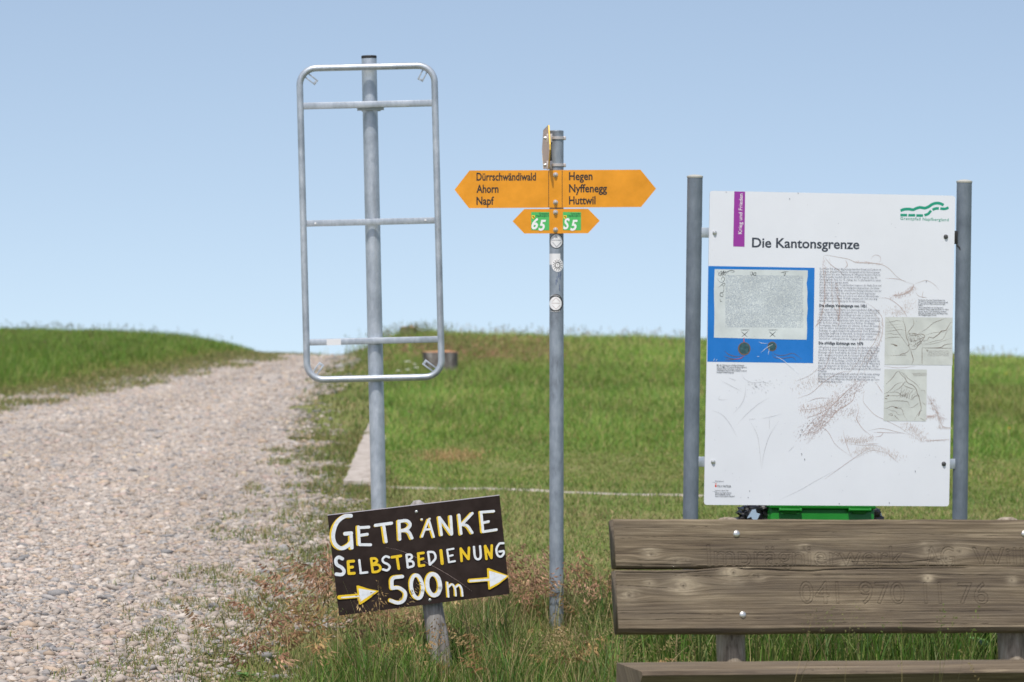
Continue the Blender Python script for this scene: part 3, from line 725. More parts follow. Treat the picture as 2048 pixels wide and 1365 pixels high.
head.build('headings', M['slate'], panel); head = MB()
for s_, y, xr in zip(['Mit der Urkunde der «Völligen Richtung»', 'vom 23. März 1470 wurde die Kantonsgrenze', 'zwischen Bern und Luzern nach fast', '100jährigem Streit im Wesentlichen in ihrem', 'heutigen Verlauf festgelegt.'], (1190, 1212, 1233, 1254, 1275), (455, 485, 420, 487, 335)):
    yy = 530 + y / 5.935 + 1.2; x1 = 1410 + xr / 5.935; put_text(head, fI, s_, (1432, yy), (x1, yy + (x1 - 1432) * .012), 3.1, e(5), .004, 1, .2)
head.build('caption', M['slate'], panel); head = MB()
for s_, y, xr in zip(['Der Berner Geometer Samuel Bodmer hat', 'um 1710 den Verlauf der Berner Kantonsgrenze', 'in einem grossen Atlas zeichnerisch festge-', 'halten.', 'Unsere Ausschnitte von der luzernisch-', 'bernischen Grenze zeigen das Kloster St. Urban', '(unten), die im 16. Jh. umstrittene «Letzten-', 'Bah» (am Höchänzi, grosse Abbildung) sowie', 'den Napfgipfel (ganz unten).'], (95, 130, 163, 193, 230, 263, 300, 333, 365), (1170, 1222, 1175, 765, 1133, 1228, 1195, 1217, 1012)):
    yy = 590 + y / 9.1 + 1.1; x1 = 1760 + xr / 9.1; put_text(head, fI, s_, (1835, yy), (x1, yy + (x1 - 1835) * .012), 3.0, e(5), .004, 1, .2)
head.build('caption', M['slate'], panel); head = MB()
for s_, y, x1, sl in (('Hauptsponsor', 963.4, 1445.9, 3), ('Sponsoren dieser Tafel:', 982, 1455.6, 3), ('Atelier Jürg Nägeli, Huttwil', 986.6, 1461.2, 3), ('Arni Schriftgrafik, Huttwil', 990, 1458.8, 3), ('Atelier David Kämpfer, Burgdorf', 993.5, 1467.6, 3)):
    put_text(head, fI, s_, (1428.7, y), (x1, y + .2), sl - .3, e(5), .004, 1)
put_text(head, fI, 'PRO PATRIA', (1433.2, 974.5), (1460.6, 974.8), 4.6, e(5), 0, 1)
head.ribbon([fI.uv(1424, 964.7), fI.uv(1428.6, 964.7)], .0008, fI, e(1), cap=False); head.ribbon([fI.uv(1424, 983.4), fI.uv(1432, 983.4)], .0008, fI, e(1), cap=False)
body.build('body_text', M['grey_print'], panel); head.build('sponsor_text', M['slate'], panel)
rd = MB()
for a in ([(1428.8, 966.3), (1431.8, 966), (1431.8, 967.3), (1428.8, 967.3)], [(1428.8, 969), (1431.8, 969), (1432, 974.3), (1428.6, 974.3)]):
    rd.add([fI.pt(*fI.uv(*p), e(1)) for p in a][::-1], [(0, 1, 2, 3)])
rd.build('sponsor_emblem', M['red'], panel)
# the blue picture: a sealed charter
K5 = lambda cx, cy: (1410 + cx / 5.935, 530 + cy / 5.935)
blue = iq([K5(31, 14), K5(1293, 36), K5(1275, 1167), K5(19, 1150)], 1, 'charter_picture', M['blue'])
edge = [(107, 52), (500, 57), (900, 60), (1212, 66), (1210, 140), (1198, 220), (1208, 330), (1203, 420), (1210, 520), (1200, 640), (1204, 760), (1198, 889), (700, 880), (450, 872), (98, 864), (104, 600), (98, 300)]
par = iq([K5(*p) for p in edge], 2, 'parchment', M['parchment'])
scr = MB()
for r_ in range(46):
    t = r_ / 45; y = 132 + t * 606; x = 234 + rnd.random() * 4
    while x < 1150:
        l = rnd.uniform(3, 13)
        if rnd.random() < .86:
            q = [K5(x, y + rnd.uniform(-2.4, 1) + (x - 232) * .005), K5(x + l, y + rnd.uniform(-2.4, 1) + (x - 232) * .005)]
            a = Vector(fI.uv(*q[0])); b_ = Vector(fI.uv(*q[1])); h = rnd.uniform(.0008, .0016)
            scr.add([fI.pt(a.x, a.y, e(3)), fI.pt(b_.x, b_.y, e(3)), fI.pt(b_.x, b_.y + h, e(3)), fI.pt(a.x, a.y + h, e(3))], [(0, 1, 2, 3)])
        x += l + rnd.uniform(1.5, 6)
scr.build('script', M['parch_text'], panel)
cal = MB()
LW = .72; K3 = K4 = K6 = KB = None
def kline(mb_, P, K, w, k, sub=4, cap=False, taper=True):
    mb_.ribbon(smooth_path([fI.uv(*K(*p)) for p in P], sub), w * (LW if K in (K6, KB) else .9 if K in (K3, K4) else 1), fI, e(k), cap=cap, taper=taper)
for P in ([(140, 70), (165, 130), (150, 110), (190, 75), (175, 135), (215, 70), (200, 130), (235, 75), (225, 130), (262, 80), (265, 130)], [(150, 120), (200, 95), (250, 85), (300, 65), (340, 75), (320, 90), (290, 75)], [(135, 160), (165, 200), (200, 205), (225, 170), (205, 140), (185, 175), (215, 200)], [(145, 275), (190, 235), (225, 215), (220, 250), (180, 245)], [(195, 215), (215, 280), (205, 330), (180, 330), (170, 360), (195, 380), (207, 350), (180, 335)], [(170, 400), (175, 430), (200, 437)], [(525, 80), (540, 125), (560, 95), (540, 80)], [(545, 85), (585, 130), (595, 90), (560, 115), (600, 128)], [(890, 95), (930, 85), (985, 80)], [(920, 85), (935, 130), (945, 90), (950, 130)]):
    kline(cal, P, K5, .0017, 4, 5)
for cx in (457, 788):
    kline(cal, [(cx - 45, 772), (cx + 65, 772)], K5, .0016, 4); kline(cal, [(cx - 36, 790), (cx + 38, 855)], K5, .0018, 4); kline(cal, [(cx + 46, 788), (cx - 30, 855)], K5, .0018, 4)
cal.build('calligraphy', M['ink'], panel)
def kdisc(cx, cy, rx, ry, K, k, name, material):
    return iq([K(cx + rx * math.cos(2 * math.pi * j / 26), cy - ry * math.sin(2 * math.pi * -j / 26)) for j in range(26)], k, name, material)
kdisc(457, 995, 75, 78, K5, 3, 'seal_rim', M['seal_ring']); kdisc(459, 992, 62, 66, K5, 4, 'seal', M['seal'])
kdisc(788, 968, 55, 57, K5, 3, 'seal_rim', M['seal_ring']); kdisc(788, 968, 46, 48, K5, 4, 'seal', M['seal'])
cd = MB()
for P in ([(222, 1018), (270, 1060), (350, 1085), (455, 1080)], [(215, 1080), (290, 1110), (380, 1118), (455, 1085)], [(225, 1130), (300, 1125), (350, 1120)]): kline(cd, P, K5, .0024, 3)
for P in ([(790, 1035), (850, 1072), (950, 1070), (1040, 1050), (1140, 1120)], [(785, 1060), (830, 1105), (950, 1105), (1030, 1095), (1075, 1140)]): kline(cd, P, K5, .0018, 3)
cd.build('seal_cords', M['seal_ring'], panel)
rd = MB(); kline(rd, [(457, 860), (452, 895), (457, 920)], K5, .0035, 4); kline(rd, [(330, 1122), (410, 1110), (462, 1078)], K5, .002, 4); rd.build('red_cord', M['red'], panel)
sw = MB()
for P in ([(630, 915), (665, 928), (735, 932)], [(655, 1043), (720, 985), (805, 938)], [(740, 1070), (756, 985)], [(607, 1086), (635, 1090)], [(92, 1138), (107, 1110)], [(122, 1140), (135, 1118)], [(830, 1085), (900, 1120), (990, 1190), (1100, 1290)]): kline(sw, P, K5, .0016, 5)
sw.build('white_scratches', M['scratch_white'], panel)
# two old maps
K3 = lambda cx, cy: (1760 + cx / 9.1, 590 + cy / 9.1); K4 = lambda cx, cy: (1755 + cx / 11.37, 730 + cy / 11.37)
iq([K3(78, 402), K3(1308, 414), K3(1303, 1280), K3(68, 1272)], 2, 'old_map', M['map']); iq([K4(140, 96), K4(1105, 106), K4(1087, 1283), K4(120, 1272)], 2, 'old_map', M['map'])
mp1 = MB()
thick = [([(1305, 500), (1270, 505), (1230, 570), (1190, 640), (1150, 655), (1100, 660), (1060, 710), (1000, 755), (950, 785), (880, 770), (840, 825), (750, 825)], .0032), ([(400, 415), (415, 490), (440, 570), (455, 680), (465, 770), (500, 850), (520, 960), (540, 985)], .0022), ([(540, 985), (565, 1080), (590, 1180), (560, 1270)], .0026), ([(530, 985), (470, 1050), (380, 1075), (340, 1100)], .0022), ([(540, 985), (620, 990), (680, 920), (740, 850), (800, 765)], .0022), ([(100, 410), (250, 600), (400, 800), (525, 975)], .0012), ([(575, 412), (598, 540), (500, 680), (490, 780)], .0018), ([(1190, 420), (1080, 465), (960, 510), (830, 620), (690, 700)], .0016), ([(1300, 885), (1160, 910), (1070, 960), (750, 965)], .0022), ([(750, 965), (1300, 972)], .0022), ([(750, 965), (750, 1270)], .0022), ([(800, 740), (920, 700), (1040, 680), (1180, 690)], .0009), ([(740, 900), (860, 880), (1000, 835), (1120, 810), (1190, 690), (1230, 640), (1300, 580)], .0012), ([(750, 910), (900, 900), (1100, 850), (1300, 780)], .0009), ([(85, 505), (200, 490), (290, 470), (400, 480)], .0012), ([(85, 665), (200, 655), (350, 630), (440, 650)], .0012), ([(85, 715), (180, 705), (250, 720), (380, 715)], .0012), ([(80, 795), (180, 775), (300, 770), (360, 780)], .0012), ([(90, 1105), (240, 1105), (345, 1100), (450, 1100), (430, 1085), (360, 1095)], .0011), ([(180, 895), (230, 900), (300, 930), (240, 925)], .003), ([(560, 940), (640, 900), (730, 840), (700, 900), (600, 950)], .0018), ([(510, 760), (540, 745), (620, 735), (700, 715), (770, 720), (800, 765), (740, 790), (640, 830), (540, 840), (500, 800)], .0022), ([(85, 555), (250, 545), (400, 530)], .0006), ([(85, 600), (250, 590), (420, 575)], .0006)]
for j, (P, w_) in enumerate(thick): kline(mp1, P, K3, w_, 3 + (j % 3) * .3)
for j in range(70):
    a = rnd.uniform(510, 780); b_ = rnd.uniform(720, 930); kline(mp1, [(a, b_), (a + rnd.uniform(-28, 28), b_ + rnd.uniform(-16, 16))], K3, rnd.uniform(.0008, .002), 4.2, 2)
for r_ in range(5):
    x = 850 + rnd.random() * 20
    while x < 1230: l = rnd.uniform(8, 28); kline(mp1, [(x, 1020 + r_ * 22), (x + l, 1020 + r_ * 22 + rnd.uniform(-4, 4))], K3, .0012, 4.4, 2); x += l + 9
kline(mp1, [(820, 990), (850, 1030), (840, 1000), (880, 1025)], K3, .0016, 4.6)
put_text(mp1, fI, 'St. Urban', K3(510, 715), K3(650, 712), 2.2, e(4.6), .02, 1, .2)
thick = [([(465, 140), (400, 180), (350, 260), (280, 340), (170, 440)], .0022), ([(465, 140), (560, 200), (610, 280), (640, 375), (700, 425), (780, 460), (860, 550), (885, 650), (920, 710), (945, 830), (975, 980), (930, 1080), (870, 1160), (820, 1260)], .0026), ([(465, 150), (520, 220), (600, 300), (640, 380)], .0014), ([(510, 165), (600, 210), (660, 295), (770, 370), (860, 440), (900, 490), (960, 560)], .0016), ([(640, 380), (590, 400), (560, 450), (480, 530), (350, 600)], .002), ([(570, 460), (620, 490), (680, 510), (760, 540), (860, 555)], .0018), ([(560, 395), (450, 420), (370, 470), (320, 530), (230, 610), (130, 660)], .0016), ([(140, 650), (260, 625), (420, 620), (490, 660), (540, 690), (600, 710)], .0012), ([(540, 690), (630, 690), (720, 640)], .0008), ([(140, 730), (250, 705), (400, 700), (550, 705), (660, 740), (730, 780)], .0012), ([(730, 800), (800, 740), (870, 700), (920, 710)], .002), ([(135, 860), (270, 825), (450, 815), (640, 830), (690, 870), (700, 960)], .0014), ([(700, 970), (780, 965), (860, 910), (930, 850)], .0014), ([(130, 980), (200, 985), (300, 940), (400, 960), (540, 965)], .0014), ([(360, 960), (430, 980), (520, 1000), (550, 1040), (580, 1140), (650, 1260)], .0014), ([(220, 1000), (300, 1040), (400, 1060), (450, 1130), (560, 1140)], .0012), ([(220, 1130), (300, 1110), (320, 1150), (250, 1140)], .0018), ([(360, 1140), (420, 1200), (470, 1255)], .0014), ([(960, 590), (1050, 585), (1060, 660)], .0012), ([(1000, 850), (1080, 920)], .0012), ([(940, 1200), (1060, 1270)], .0012), ([(150, 760), (210, 775)], .003), ([(160, 715), (240, 700), (200, 680)], .003), ([(370, 965), (440, 985)], .004), ([(970, 1000), (930, 1120), (900, 1170)], .003)]
for j, (P, w_) in enumerate(thick): kline(mp1, P, K4, w_, 3 + (j % 3) * .3)
for j in range(26):
    a = rnd.uniform(490, 860); b_ = rnd.uniform(500, 720); kline(mp1, [(a, b_), (a - rnd.uniform(20, 60), b_ + rnd.uniform(50, 110))], K4, .0009, 4.2, 2)
for r_ in range(3):
    x = 770 + r_ * 20
    while x < 1080: l = rnd.uniform(10, 26); kline(mp1, [(x, 190 + r_ * 26), (x + l, 196 + r_ * 26)], K4, .0014, 4.4, 2); x += l + 10
mp1.build('map_lines', M['ochre_ink'], panel)
# the big pale drawing of the mountain behind the text
K6 = lambda cx, cy: (1560 + cx / 2.968, 500 + cy / 2.968)
sk = MB(); sl_ = MB(); lines6 = [
 ([(255, 40), (270, 32), (330, 42), (400, 55), (450, 75), (520, 78), (590, 85), (640, 110), (690, 160), (740, 190), (790, 205)], 1.3), ([(255, 40), (250, 90), (258, 180), (262, 260), (255, 330), (240, 390), (215, 440), (205, 460)], 1.5), ([(262, 45), (300, 90), (355, 130), (375, 160)], 1.0), ([(290, 50), (300, 160), (305, 260), (312, 330), (340, 380), (345, 430), (330, 480)], 1.2), ([(330, 260), (345, 300), (350, 360), (340, 420)], 2.2), ([(385, 60), (395, 90), (380, 110)], 1.4), ([(790, 205), (830, 190), (865, 182), (910, 205), (940, 240)], 1.0), ([(620, 170), (680, 172), (740, 185)], .9), ([(790, 210), (770, 240), (720, 265), (660, 275)], 1.4), ([(800, 250), (820, 275), (870, 285)], 1.0), ([(580, 285), (640, 290), (700, 330), (740, 380), (750, 395)], 1.1), ([(500, 310), (560, 350), (600, 400), (605, 470), (590, 540), (560, 600), (520, 660), (490, 740)], 1.1), ([(480, 320), (540, 360), (580, 410), (585, 470), (560, 540), (530, 590), (490, 660), (455, 740), (430, 800), (370, 880)], 1.1), ([(480, 780), (440, 850), (420, 900), (330, 960), (280, 1020), (230, 1060), (160, 1150)], 1.4), ([(470, 770), (400, 830), (350, 880), (290, 940), (250, 1000), (190, 1060)], 1.3), ([(480, 790), (492, 850), (490, 900), (520, 940), (560, 980), (620, 1010), (700, 1050), (760, 1090), (840, 1135)], 1.0), ([(455, 905), (460, 960), (450, 1000), (470, 1040), (500, 1075), (550, 1110)], 1.1), ([(550, 1110), (590, 1105), (605, 1085), (570, 1080)], 1.0), ([(520, 1072), (600, 1060), (690, 1080), (760, 1095)], 1.0), ([(550, 1083), (720, 1087)], .8), ([(500, 1152), (580, 1150)], 1.0), ([(400, 1150), (480, 1160), (560, 1160), (620, 1180)], .9), ([(370, 1070), (380, 1120), (400, 1180), (420, 1230)], .9), ([(150, 1150), (230, 1060), (280, 1080), (330, 1160), (440, 1240)], .8), ([(440, 1240), (540, 1190), (640, 1210)], .8), ([(620, 1190), (660, 1230), (700, 1265)], .7), ([(260, 1360), (400, 1260), (530, 1170)], .8), ([(870, 860), (905, 920), (940, 1000), (960, 1045), (1005, 1055)], 1.4), ([(865, 985), (910, 990)], 1.2), ([(840, 1135), (920, 1130), (1000, 1125)], .9), ([(610, 690), (700, 700), (800, 690)], .8), ([(100, 880), (180, 850), (260, 780), (350, 730), (420, 720)], 1.0), ([(160, 900), (220, 880), (290, 880)], .9), ([(110, 950), (180, 945), (260, 925), (330, 880)], 1.2), ([(150, 1000), (230, 970), (300, 930)], 1.2), ([(205, 455), (230, 430), (250, 400)], 1.3), ([(90, 780), (180, 740), (230, 690)], .8), ([(570, 795), (605, 850)], 1.0), ([(535, 60), (545, 40), (565, 30), (588, 40), (592, 65), (575, 75)], .7), ([(845, 245), (840, 280), (860, 280)], 1.4), ([(480, 460), (470, 540), (440, 620)], .9), ([(190, 720), (260, 700), (290, 620), (300, 560)], .9), ([(490, 560), (470, 640), (430, 700), (370, 760)], .9)]
for j, (P, w_) in enumerate(lines6): kline(sk if j % 3 else sl_, P, K6, w_ * .0026, 1 + (j % 3) * .35 + .3, 6)
def hatch(mb_, path, n_, dx, dy, l, ang, w_=.0013):
    P = smooth_path(path, 12)
    for j in range(int(n_ * 1.8)):
        q = P[rnd.randrange(len(P))]; x = q.x + rnd.gauss(0, dx); y = q.y + rnd.gauss(0, dy); L_ = l * rnd.uniform(.5, 1.3); a = ang + rnd.gauss(0, .12)
        kline(mb_, [(x, y), (x + L_ * math.cos(a), y + L_ * math.sin(a))], K6, w_, 1.3 + rnd.random() * .9, 2)
hatch(sk, [(480, 780), (400, 860), (320, 940), (230, 1020), (140, 1100)], 420, 30, 18, 10, 2.3); hatch(sk, [(120, 940), (200, 940), (280, 910), (340, 860)], 170, 12, 20, 14, 1.6)
hatch(sk, [(190, 1080), (250, 1000), (330, 930)], 160, 26, 22, 10, 2.2); hatch(sl_, [(380, 1120), (460, 1130), (540, 1110)], 150, 20, 10, 12, 1.7); hatch(sl_, [(440, 1200), (520, 1170), (620, 1190), (700, 1230)], 150, 22, 10, 12, 1.5)
hatch(sl_, [(740, 1040), (800, 1070), (840, 1120)], 150, 24, 14, 11, 1.7); hatch(sk, [(880, 880), (920, 950), (955, 1030)], 110, 12, 14, 10, .9); hatch(sk, [(660, 275), (740, 255), (790, 220)], 120, 12, 9, 10, 1.8)
hatch(sl_, [(640, 360), (720, 370), (770, 300)], 170, 30, 14, 8, 1.6); hatch(sk, [(260, 60), (262, 200), (255, 320), (215, 440)], 90, 5, 12, 11, 1.4); hatch(sk, [(330, 200), (345, 330), (340, 420)], 70, 6, 14, 11, 1.5); hatch(sl_, [(590, 430), (570, 540), (510, 660)], 110, 12, 14, 9, 1.2)
hatch(sk, [(450, 70), (520, 74), (600, 84)], 60, 12, 3, 6, 1.6); hatch(sl_, [(110, 820), (200, 770), (300, 800)], 110, 30, 18, 12, 1.4); hatch(sl_, [(380, 980), (440, 950), (460, 1020)], 80, 16, 16, 9, 1.8); hatch(sk, [(865, 990), (920, 985)], 50, 10, 6, 9, 1.5); hatch(sl_, [(930, 1050), (1000, 1055)], 40, 12, 3, 8, 1.5); hatch(sl_, [(860, 1130), (1000, 1125)], 40, 12, 3, 8, 1.5)
sk.build('drawing', M['sepia'], panel); sl_.build('faint_drawing', M['sepia_light'], panel)
dk = MB()
KB = lambda cx, cy: (1380 + cx / 3.69, 680 + cy / 3.69)
for P in ([(375, 250), (400, 290), (460, 315), (540, 310), (600, 335)], [(220, 300), (300, 340), (375, 380)], [(405, 330), (400, 410), (370, 480), (305, 550)], [(160, 520), (230, 550), (290, 620), (343, 718)], [(340, 628), (400, 560), (490, 480), (580, 425)], [(430, 585), (490, 700), (510, 830), (522, 955)], [(655, 592), (580, 710), (540, 840), (524, 950)], [(430, 585), (480, 583)], [(525, 580), (600, 565), (672, 543)], [(582, 575), (580, 660)], [(215, 410), (210, 440), (275, 440)], [(280, 280), (340, 300)], [(720, 825), (765, 780)], [(650, 1180), (800, 1110), (940, 1030), (1100, 945)]):
    kline(dk, P, KB, .0013, 3, 6)
hd = MB()
for j in range(90):
    a = rnd.gauss(520, 70); b_ = rnd.gauss(340, 30) + (a - 520) * -.1; q = [(a, b_), (a + rnd.uniform(-14, 14), b_ + rnd.uniform(-9, 9))]; kline(dk, q, KB, rnd.uniform(.0008, .0018), 3.3, 2)
for j in range(120):
    a = rnd.uniform(1420, 1890); b_ = rnd.uniform(400, 1000)
    if b_ < 760 and rnd.random() < .6: continue
    kline(hd, [(0, 0), (rnd.uniform(-1.2, 1.2), rnd.uniform(.3, 1.6))], lambda x, y: (a + x, b_ + y), rnd.uniform(.0006, .0018), 3, 1)
for cx, cy, l in ((1601, 906, 5), (1607, 917, 4), (1598, 868, 4), (1602, 858, 4), (1828, 941, 4), (1850, 562, 3), (1497, 981, 2.5), (1494, 994, 2), (1676, 1006, 3), (1776, 1004, 4), (1450, 384, 2), (1594, 386, 2), (1577, 397, 2.5)):
    kline(hd, [(0, 0), (1.2, l * .5), (.6, l)], lambda x, y: (cx + x, cy + y), .0028, 3.6, 2)
dk.build('scratches', M['pencil'], panel); hd.build('specks', M['grey_print'], panel)

# ------------------------------------------------------------------ hand-painted drinks sign
D4 = 13.9
fD = Frame(at(838, 1110, D4), R(2), rot=R(6.6) + ROLL, tilt=R(2))
pa = at(833, 999, D4 + .05); pb = at(868, 1230, D4 + .05); a4 = (pb - pa).normalized(); pf4 = pb + a4 * ((pb.z + .2) / -a4.z)
g4 = thing('drinks_sign', (pf4.x, pf4.y, 0), 'leaning dark brown hand-painted drinks sign on a weathered wooden stake in tall grass', 'sign')
# stake: split post with rounded top
V = []; F = []; ns = 14; lv = 40
sa = a4.orthogonal().normalized(); X4 = Vector((1, 0, 0)); X4 = (X4 - a4 * X4.dot(a4)).normalized(); Y4 = a4.cross(X4)
Lp = (pf4 - pa).length
for i in range(lv + 1):
    t = i / lv; s_ = (.34 + .66 * min(1, (t * lv) / 1.6) ** .6) if i < 2 else 1
    w_ = (.036 + .007 * t) * s_; dd = (.033 + .005 * t) * s_
    for k in range(ns):
        a = 2 * math.pi * k / ns; ca, sa_ = math.cos(a), math.sin(a)
        ex = 2 / 3.2; q = (abs(ca) ** ex * (1 if ca > 0 else -1), abs(sa_) ** ex * (1 if sa_ > 0 else -1))
        wob = 1 + .035 * math.sin(i * .55 + k) + rnd.uniform(-.015, .015)
        V.append(pa + a4 * (Lp * t + (0 if i else .004)) + X4 * q[0] * w_ * wob + Y4 * q[1] * dd * wob)
for i in range(lv):
    for k in range(ns):
        k2 = (k + 1) % ns; F.append((i * ns + k, i * ns + k2, (i + 1) * ns + k2, (i + 1) * ns + k))
F.append(tuple(range(ns))); F.append(tuple(lv * ns + k for k in range(ns)))
auto_smooth(obj('stake', V, F, M['post_wood'], g4), 40)
cor = [fD.uv(655, 1031.5), fD.uv(678, 1231.5), fD.uv(1019, 1188), fD.uv(999, 991.5)]
bd = MB().slab(fD, cor, .0, .009).build('sign_board', M['brown_board'], g4)
te = MB(); a, b = Vector(cor[0]), Vector(cor[3]); q = Vector((-(b - a).y, (b - a).x)).normalized()
te.slab(fD, [tuple(a + q * .0004), tuple(b + q * .0004), tuple(b + q * .003), tuple(a + q * .003)], -.0008, .0098); te.build('edge_strip', M['alu'], bd)
K8 = lambda cx, cy: fD.uv(620 + cx / 3.3705, 960 + cy / 3.3705)
wh = MB(); ye = MB(); lay = [0]
def flush(nw, ny):
    global wh, ye
    if wh.V: wh.build(nw, M['brush_white'], bd)
    if ye.V: ye.build(ny, M['brush_yellow'], bd)
    wh = MB(); ye = MB()
SC8 = D4 / F_PX / 3.3705
def stroke(mb_, P, w_, sub=5, sm=True, jitter=1.2):
    lay[0] += 1; n = .0093 + lay[0] * .000035
    Q = [(x + rnd.uniform(-jitter, jitter), y + rnd.uniform(-jitter, jitter)) for x, y in P]
    Q = [K8(*p) for p in Q]
    mb_.ribbon(smooth_path(Q, sub) if (sm and len(Q) > 2) else smooth_path(Q, sub) if len(Q) == 2 else [Vector(p) for p in Q], w_ * SC8, fD, n)
G1 = [  # first line, white over a yellow shade
 ([[(278, 242), (235, 246), (190, 280), (163, 330), (155, 390), (175, 438), (215, 460), (258, 440), (280, 418)], [(282, 458), (278, 362)], [(278, 360), (235, 362)]], 28),
 ([[(326, 316), (332, 434)], [(328, 322), (398, 318)], [(335, 374), (386, 367)], [(335, 436), (410, 436)]], 21),
 ([[(440, 306), (552, 291)], [(495, 302), (512, 418)]], 22),
 ([[(600, 278), (605, 400)], [(602, 280), (650, 276), (674, 300), (658, 330), (617, 345)], [(625, 338), (665, 350), (688, 392)]], 23),
 ([[(800, 268), (756, 384)], [(800, 268), (834, 384)], [(775, 336), (818, 332)], [(753, 266), (756, 266)], [(806, 263), (809, 263)]], 15),
 ([[(872, 252), (886, 370)], [(873, 252), (953, 366)], [(955, 366), (947, 246)]], 20),
 ([[(1005, 236), (1018, 364)], [(1094, 226), (1022, 302)], [(1024, 300), (1062, 312), (1094, 358)]], 20),
 ([[(1152, 216), (1165, 350)], [(1150, 218), (1238, 212)], [(1160, 290), (1204, 281)], [(1165, 350), (1256, 336)]], 19)]
for gl, w_ in G1:
    for P in gl:
        if len(P) == 2 and abs(P[0][0] - P[1][0]) < 5 and abs(P[0][1] - P[1][1]) < 5: stroke(ye, [(x - 2, y + 2) for x, y in P], w_ + 3); continue
        vert = abs(P[0][1] - P[-1][1]) > abs(P[0][0] - P[-1][0]) * .8 or len(P) > 3
        stroke(ye, [(x - (9 if vert else 2), y + (2 if vert else 3)) for x, y in P], w_ + (1 if vert else -3))
for gl, w_ in G1:
    for P in gl: stroke(wh, P, w_ * (.92 if len(P) > 2 or abs(P[0][0] - P[1][0]) > 4 else .8), jitter=1.6)
flush('headline', 'headline_shade')
G2 = [
 ('w', [[(220, 532), (195, 520), (174, 540), (181, 570), (213, 590), (230, 615), (215, 638), (177, 636)]], 23), ('y', [[(257, 550), (262, 630)], [(258, 550), (294, 548)], [(262, 590), (288, 588)], [(262, 632), (300, 630)]], 19),
 ('w', [[(331, 540), (342, 624)], [(340, 628), (388, 622)]], 15), ('y', [[(411, 530), (422, 620)], [(412, 530), (440, 530), (452, 550), (420, 570)], [(420, 572), (460, 572), (474, 598), (455, 618), (424, 622)]], 17),
 ('w', [[(534, 522), (511, 516), (490, 533), (496, 555), (524, 568), (538, 588), (520, 608), (490, 602)]], 15), ('y', [[(552, 522), (613, 513)], [(585, 520), (598, 598)]], 18),
 ('w', [[(650, 505), (658, 590)], [(650, 505), (678, 503), (686, 524), (656, 545)], [(656, 547), (692, 550), (696, 578), (661, 591)]], 15), ('y', [[(730, 496), (736, 578)], [(728, 496), (766, 491)], [(735, 538), (763, 531)], [(736, 580), (770, 575)]], 17),
 ('w', [[(795, 487), (808, 572)], [(796, 486), (834, 490), (846, 528), (809, 572)]], 15), ('y', [[(883, 476), (892, 564)]], 21), ('w', [[(925, 471), (936, 553)], [(925, 471), (968, 464)], [(932, 515), (963, 508)], [(936, 555), (976, 548)]], 13),
 ('y', [[(1015, 463), (1022, 548)], [(1016, 463), (1067, 533)], [(1068, 533), (1072, 457)]], 17), ('w', [[(1105, 452), (1112, 515), (1130, 535), (1149, 518), (1145, 447)]], 15), ('y', [[(1180, 446), (1188, 533)], [(1181, 446), (1221, 526)], [(1222, 526), (1225, 442)]], 17),
 ('w', [[(1303, 427), (1275, 431), (1256, 465), (1264, 508), (1288, 516), (1305, 495), (1305, 480)], [(1305, 480), (1276, 483)]], 15)]
for c_, gl, w_ in G2:
    for P in gl: stroke(wh if c_ == 'w' else ye, P, w_)
flush('white_letters', 'yellow_letters')
def ell(cx, cy, rx, ry, rot, n_=18): return [(cx + rx * math.cos(a) * math.cos(rot) - ry * math.sin(a) * math.sin(rot), cy + rx * math.cos(a) * math.sin(rot) + ry * math.sin(a) * math.cos(rot)) for a in [2 * math.pi * k / n_ + .4 for k in range(n_ + 1)]]
G3 = [([[(622, 652), (556, 664), (550, 728)], [(552, 730), (600, 728), (640, 762), (630, 812), (590, 828), (541, 812)]], 28), ([ell(720, 720, 38, 78, -.12)], 28), ([ell(832, 706, 43, 72, -.12)], 32), ([[(925, 692), (931, 788)], [(931, 722), (956, 704), (976, 728), (981, 780)], [(981, 724), (1004, 708), (1021, 735), (1026, 782)]], 15)]
for gl, w_ in G3:
    for P in gl: stroke(ye, [(x - 5, y - 1) for x, y in P], w_ * .98)
for gl, w_ in G3:
    for P in gl: stroke(wh, [(x + 2, y) for x, y in P], w_ * .82)
flush('distance', 'distance_shade')
def tri(mb_, P):
    lay[0] += 1; n = .0093 + lay[0] * .000035; mb_.add([fD.pt(*K8(*p), n) for p in P][::-1], [tuple(range(len(P)))])
stroke(ye, [(196, 792), (330, 781)], 28, sm=False); tri(ye, [(313, 714), (325, 711), (392, 733), (465, 748), (400, 800), (342, 840), (330, 838), (322, 780)]); stroke(wh, [(212, 793), (338, 783)], 9, sm=False); tri(wh, [(328, 732), (446, 750), (392, 786), (338, 822)])
flush('arrow_fill', 'arrow')
stroke(ye, [(1072, 680), (1205, 670)], 27, sm=False); tri(ye, [(1192, 597), (1203, 594), (1270, 620), (1335, 644), (1337, 652), (1270, 705), (1212, 738), (1202, 738), (1196, 670)]); stroke(wh, [(1078, 681), (1208, 671)], 14, sm=False); tri(wh, [(1206, 612), (1329, 647), (1275, 690), (1213, 722)])
flush('arrow_fill', 'arrow')
gs = MB(); gs.ribbon(smooth_path([K8(510, 455), K8(620, 480), K8(760, 545), K8(900, 620), K8(1010, 690), K8(1090, 750)], 6), .0007, fD, .0092, cap=False, taper=True); gs.build('scratch', M['sepia'], bd)
for cx, cy in ((717, 214), (808, 808)):
    u, v = K8(cx, cy); bolt(fD.pt(u, v, .0093), fD.N, .0042, .0035, g4, M['steel'], 'screw')

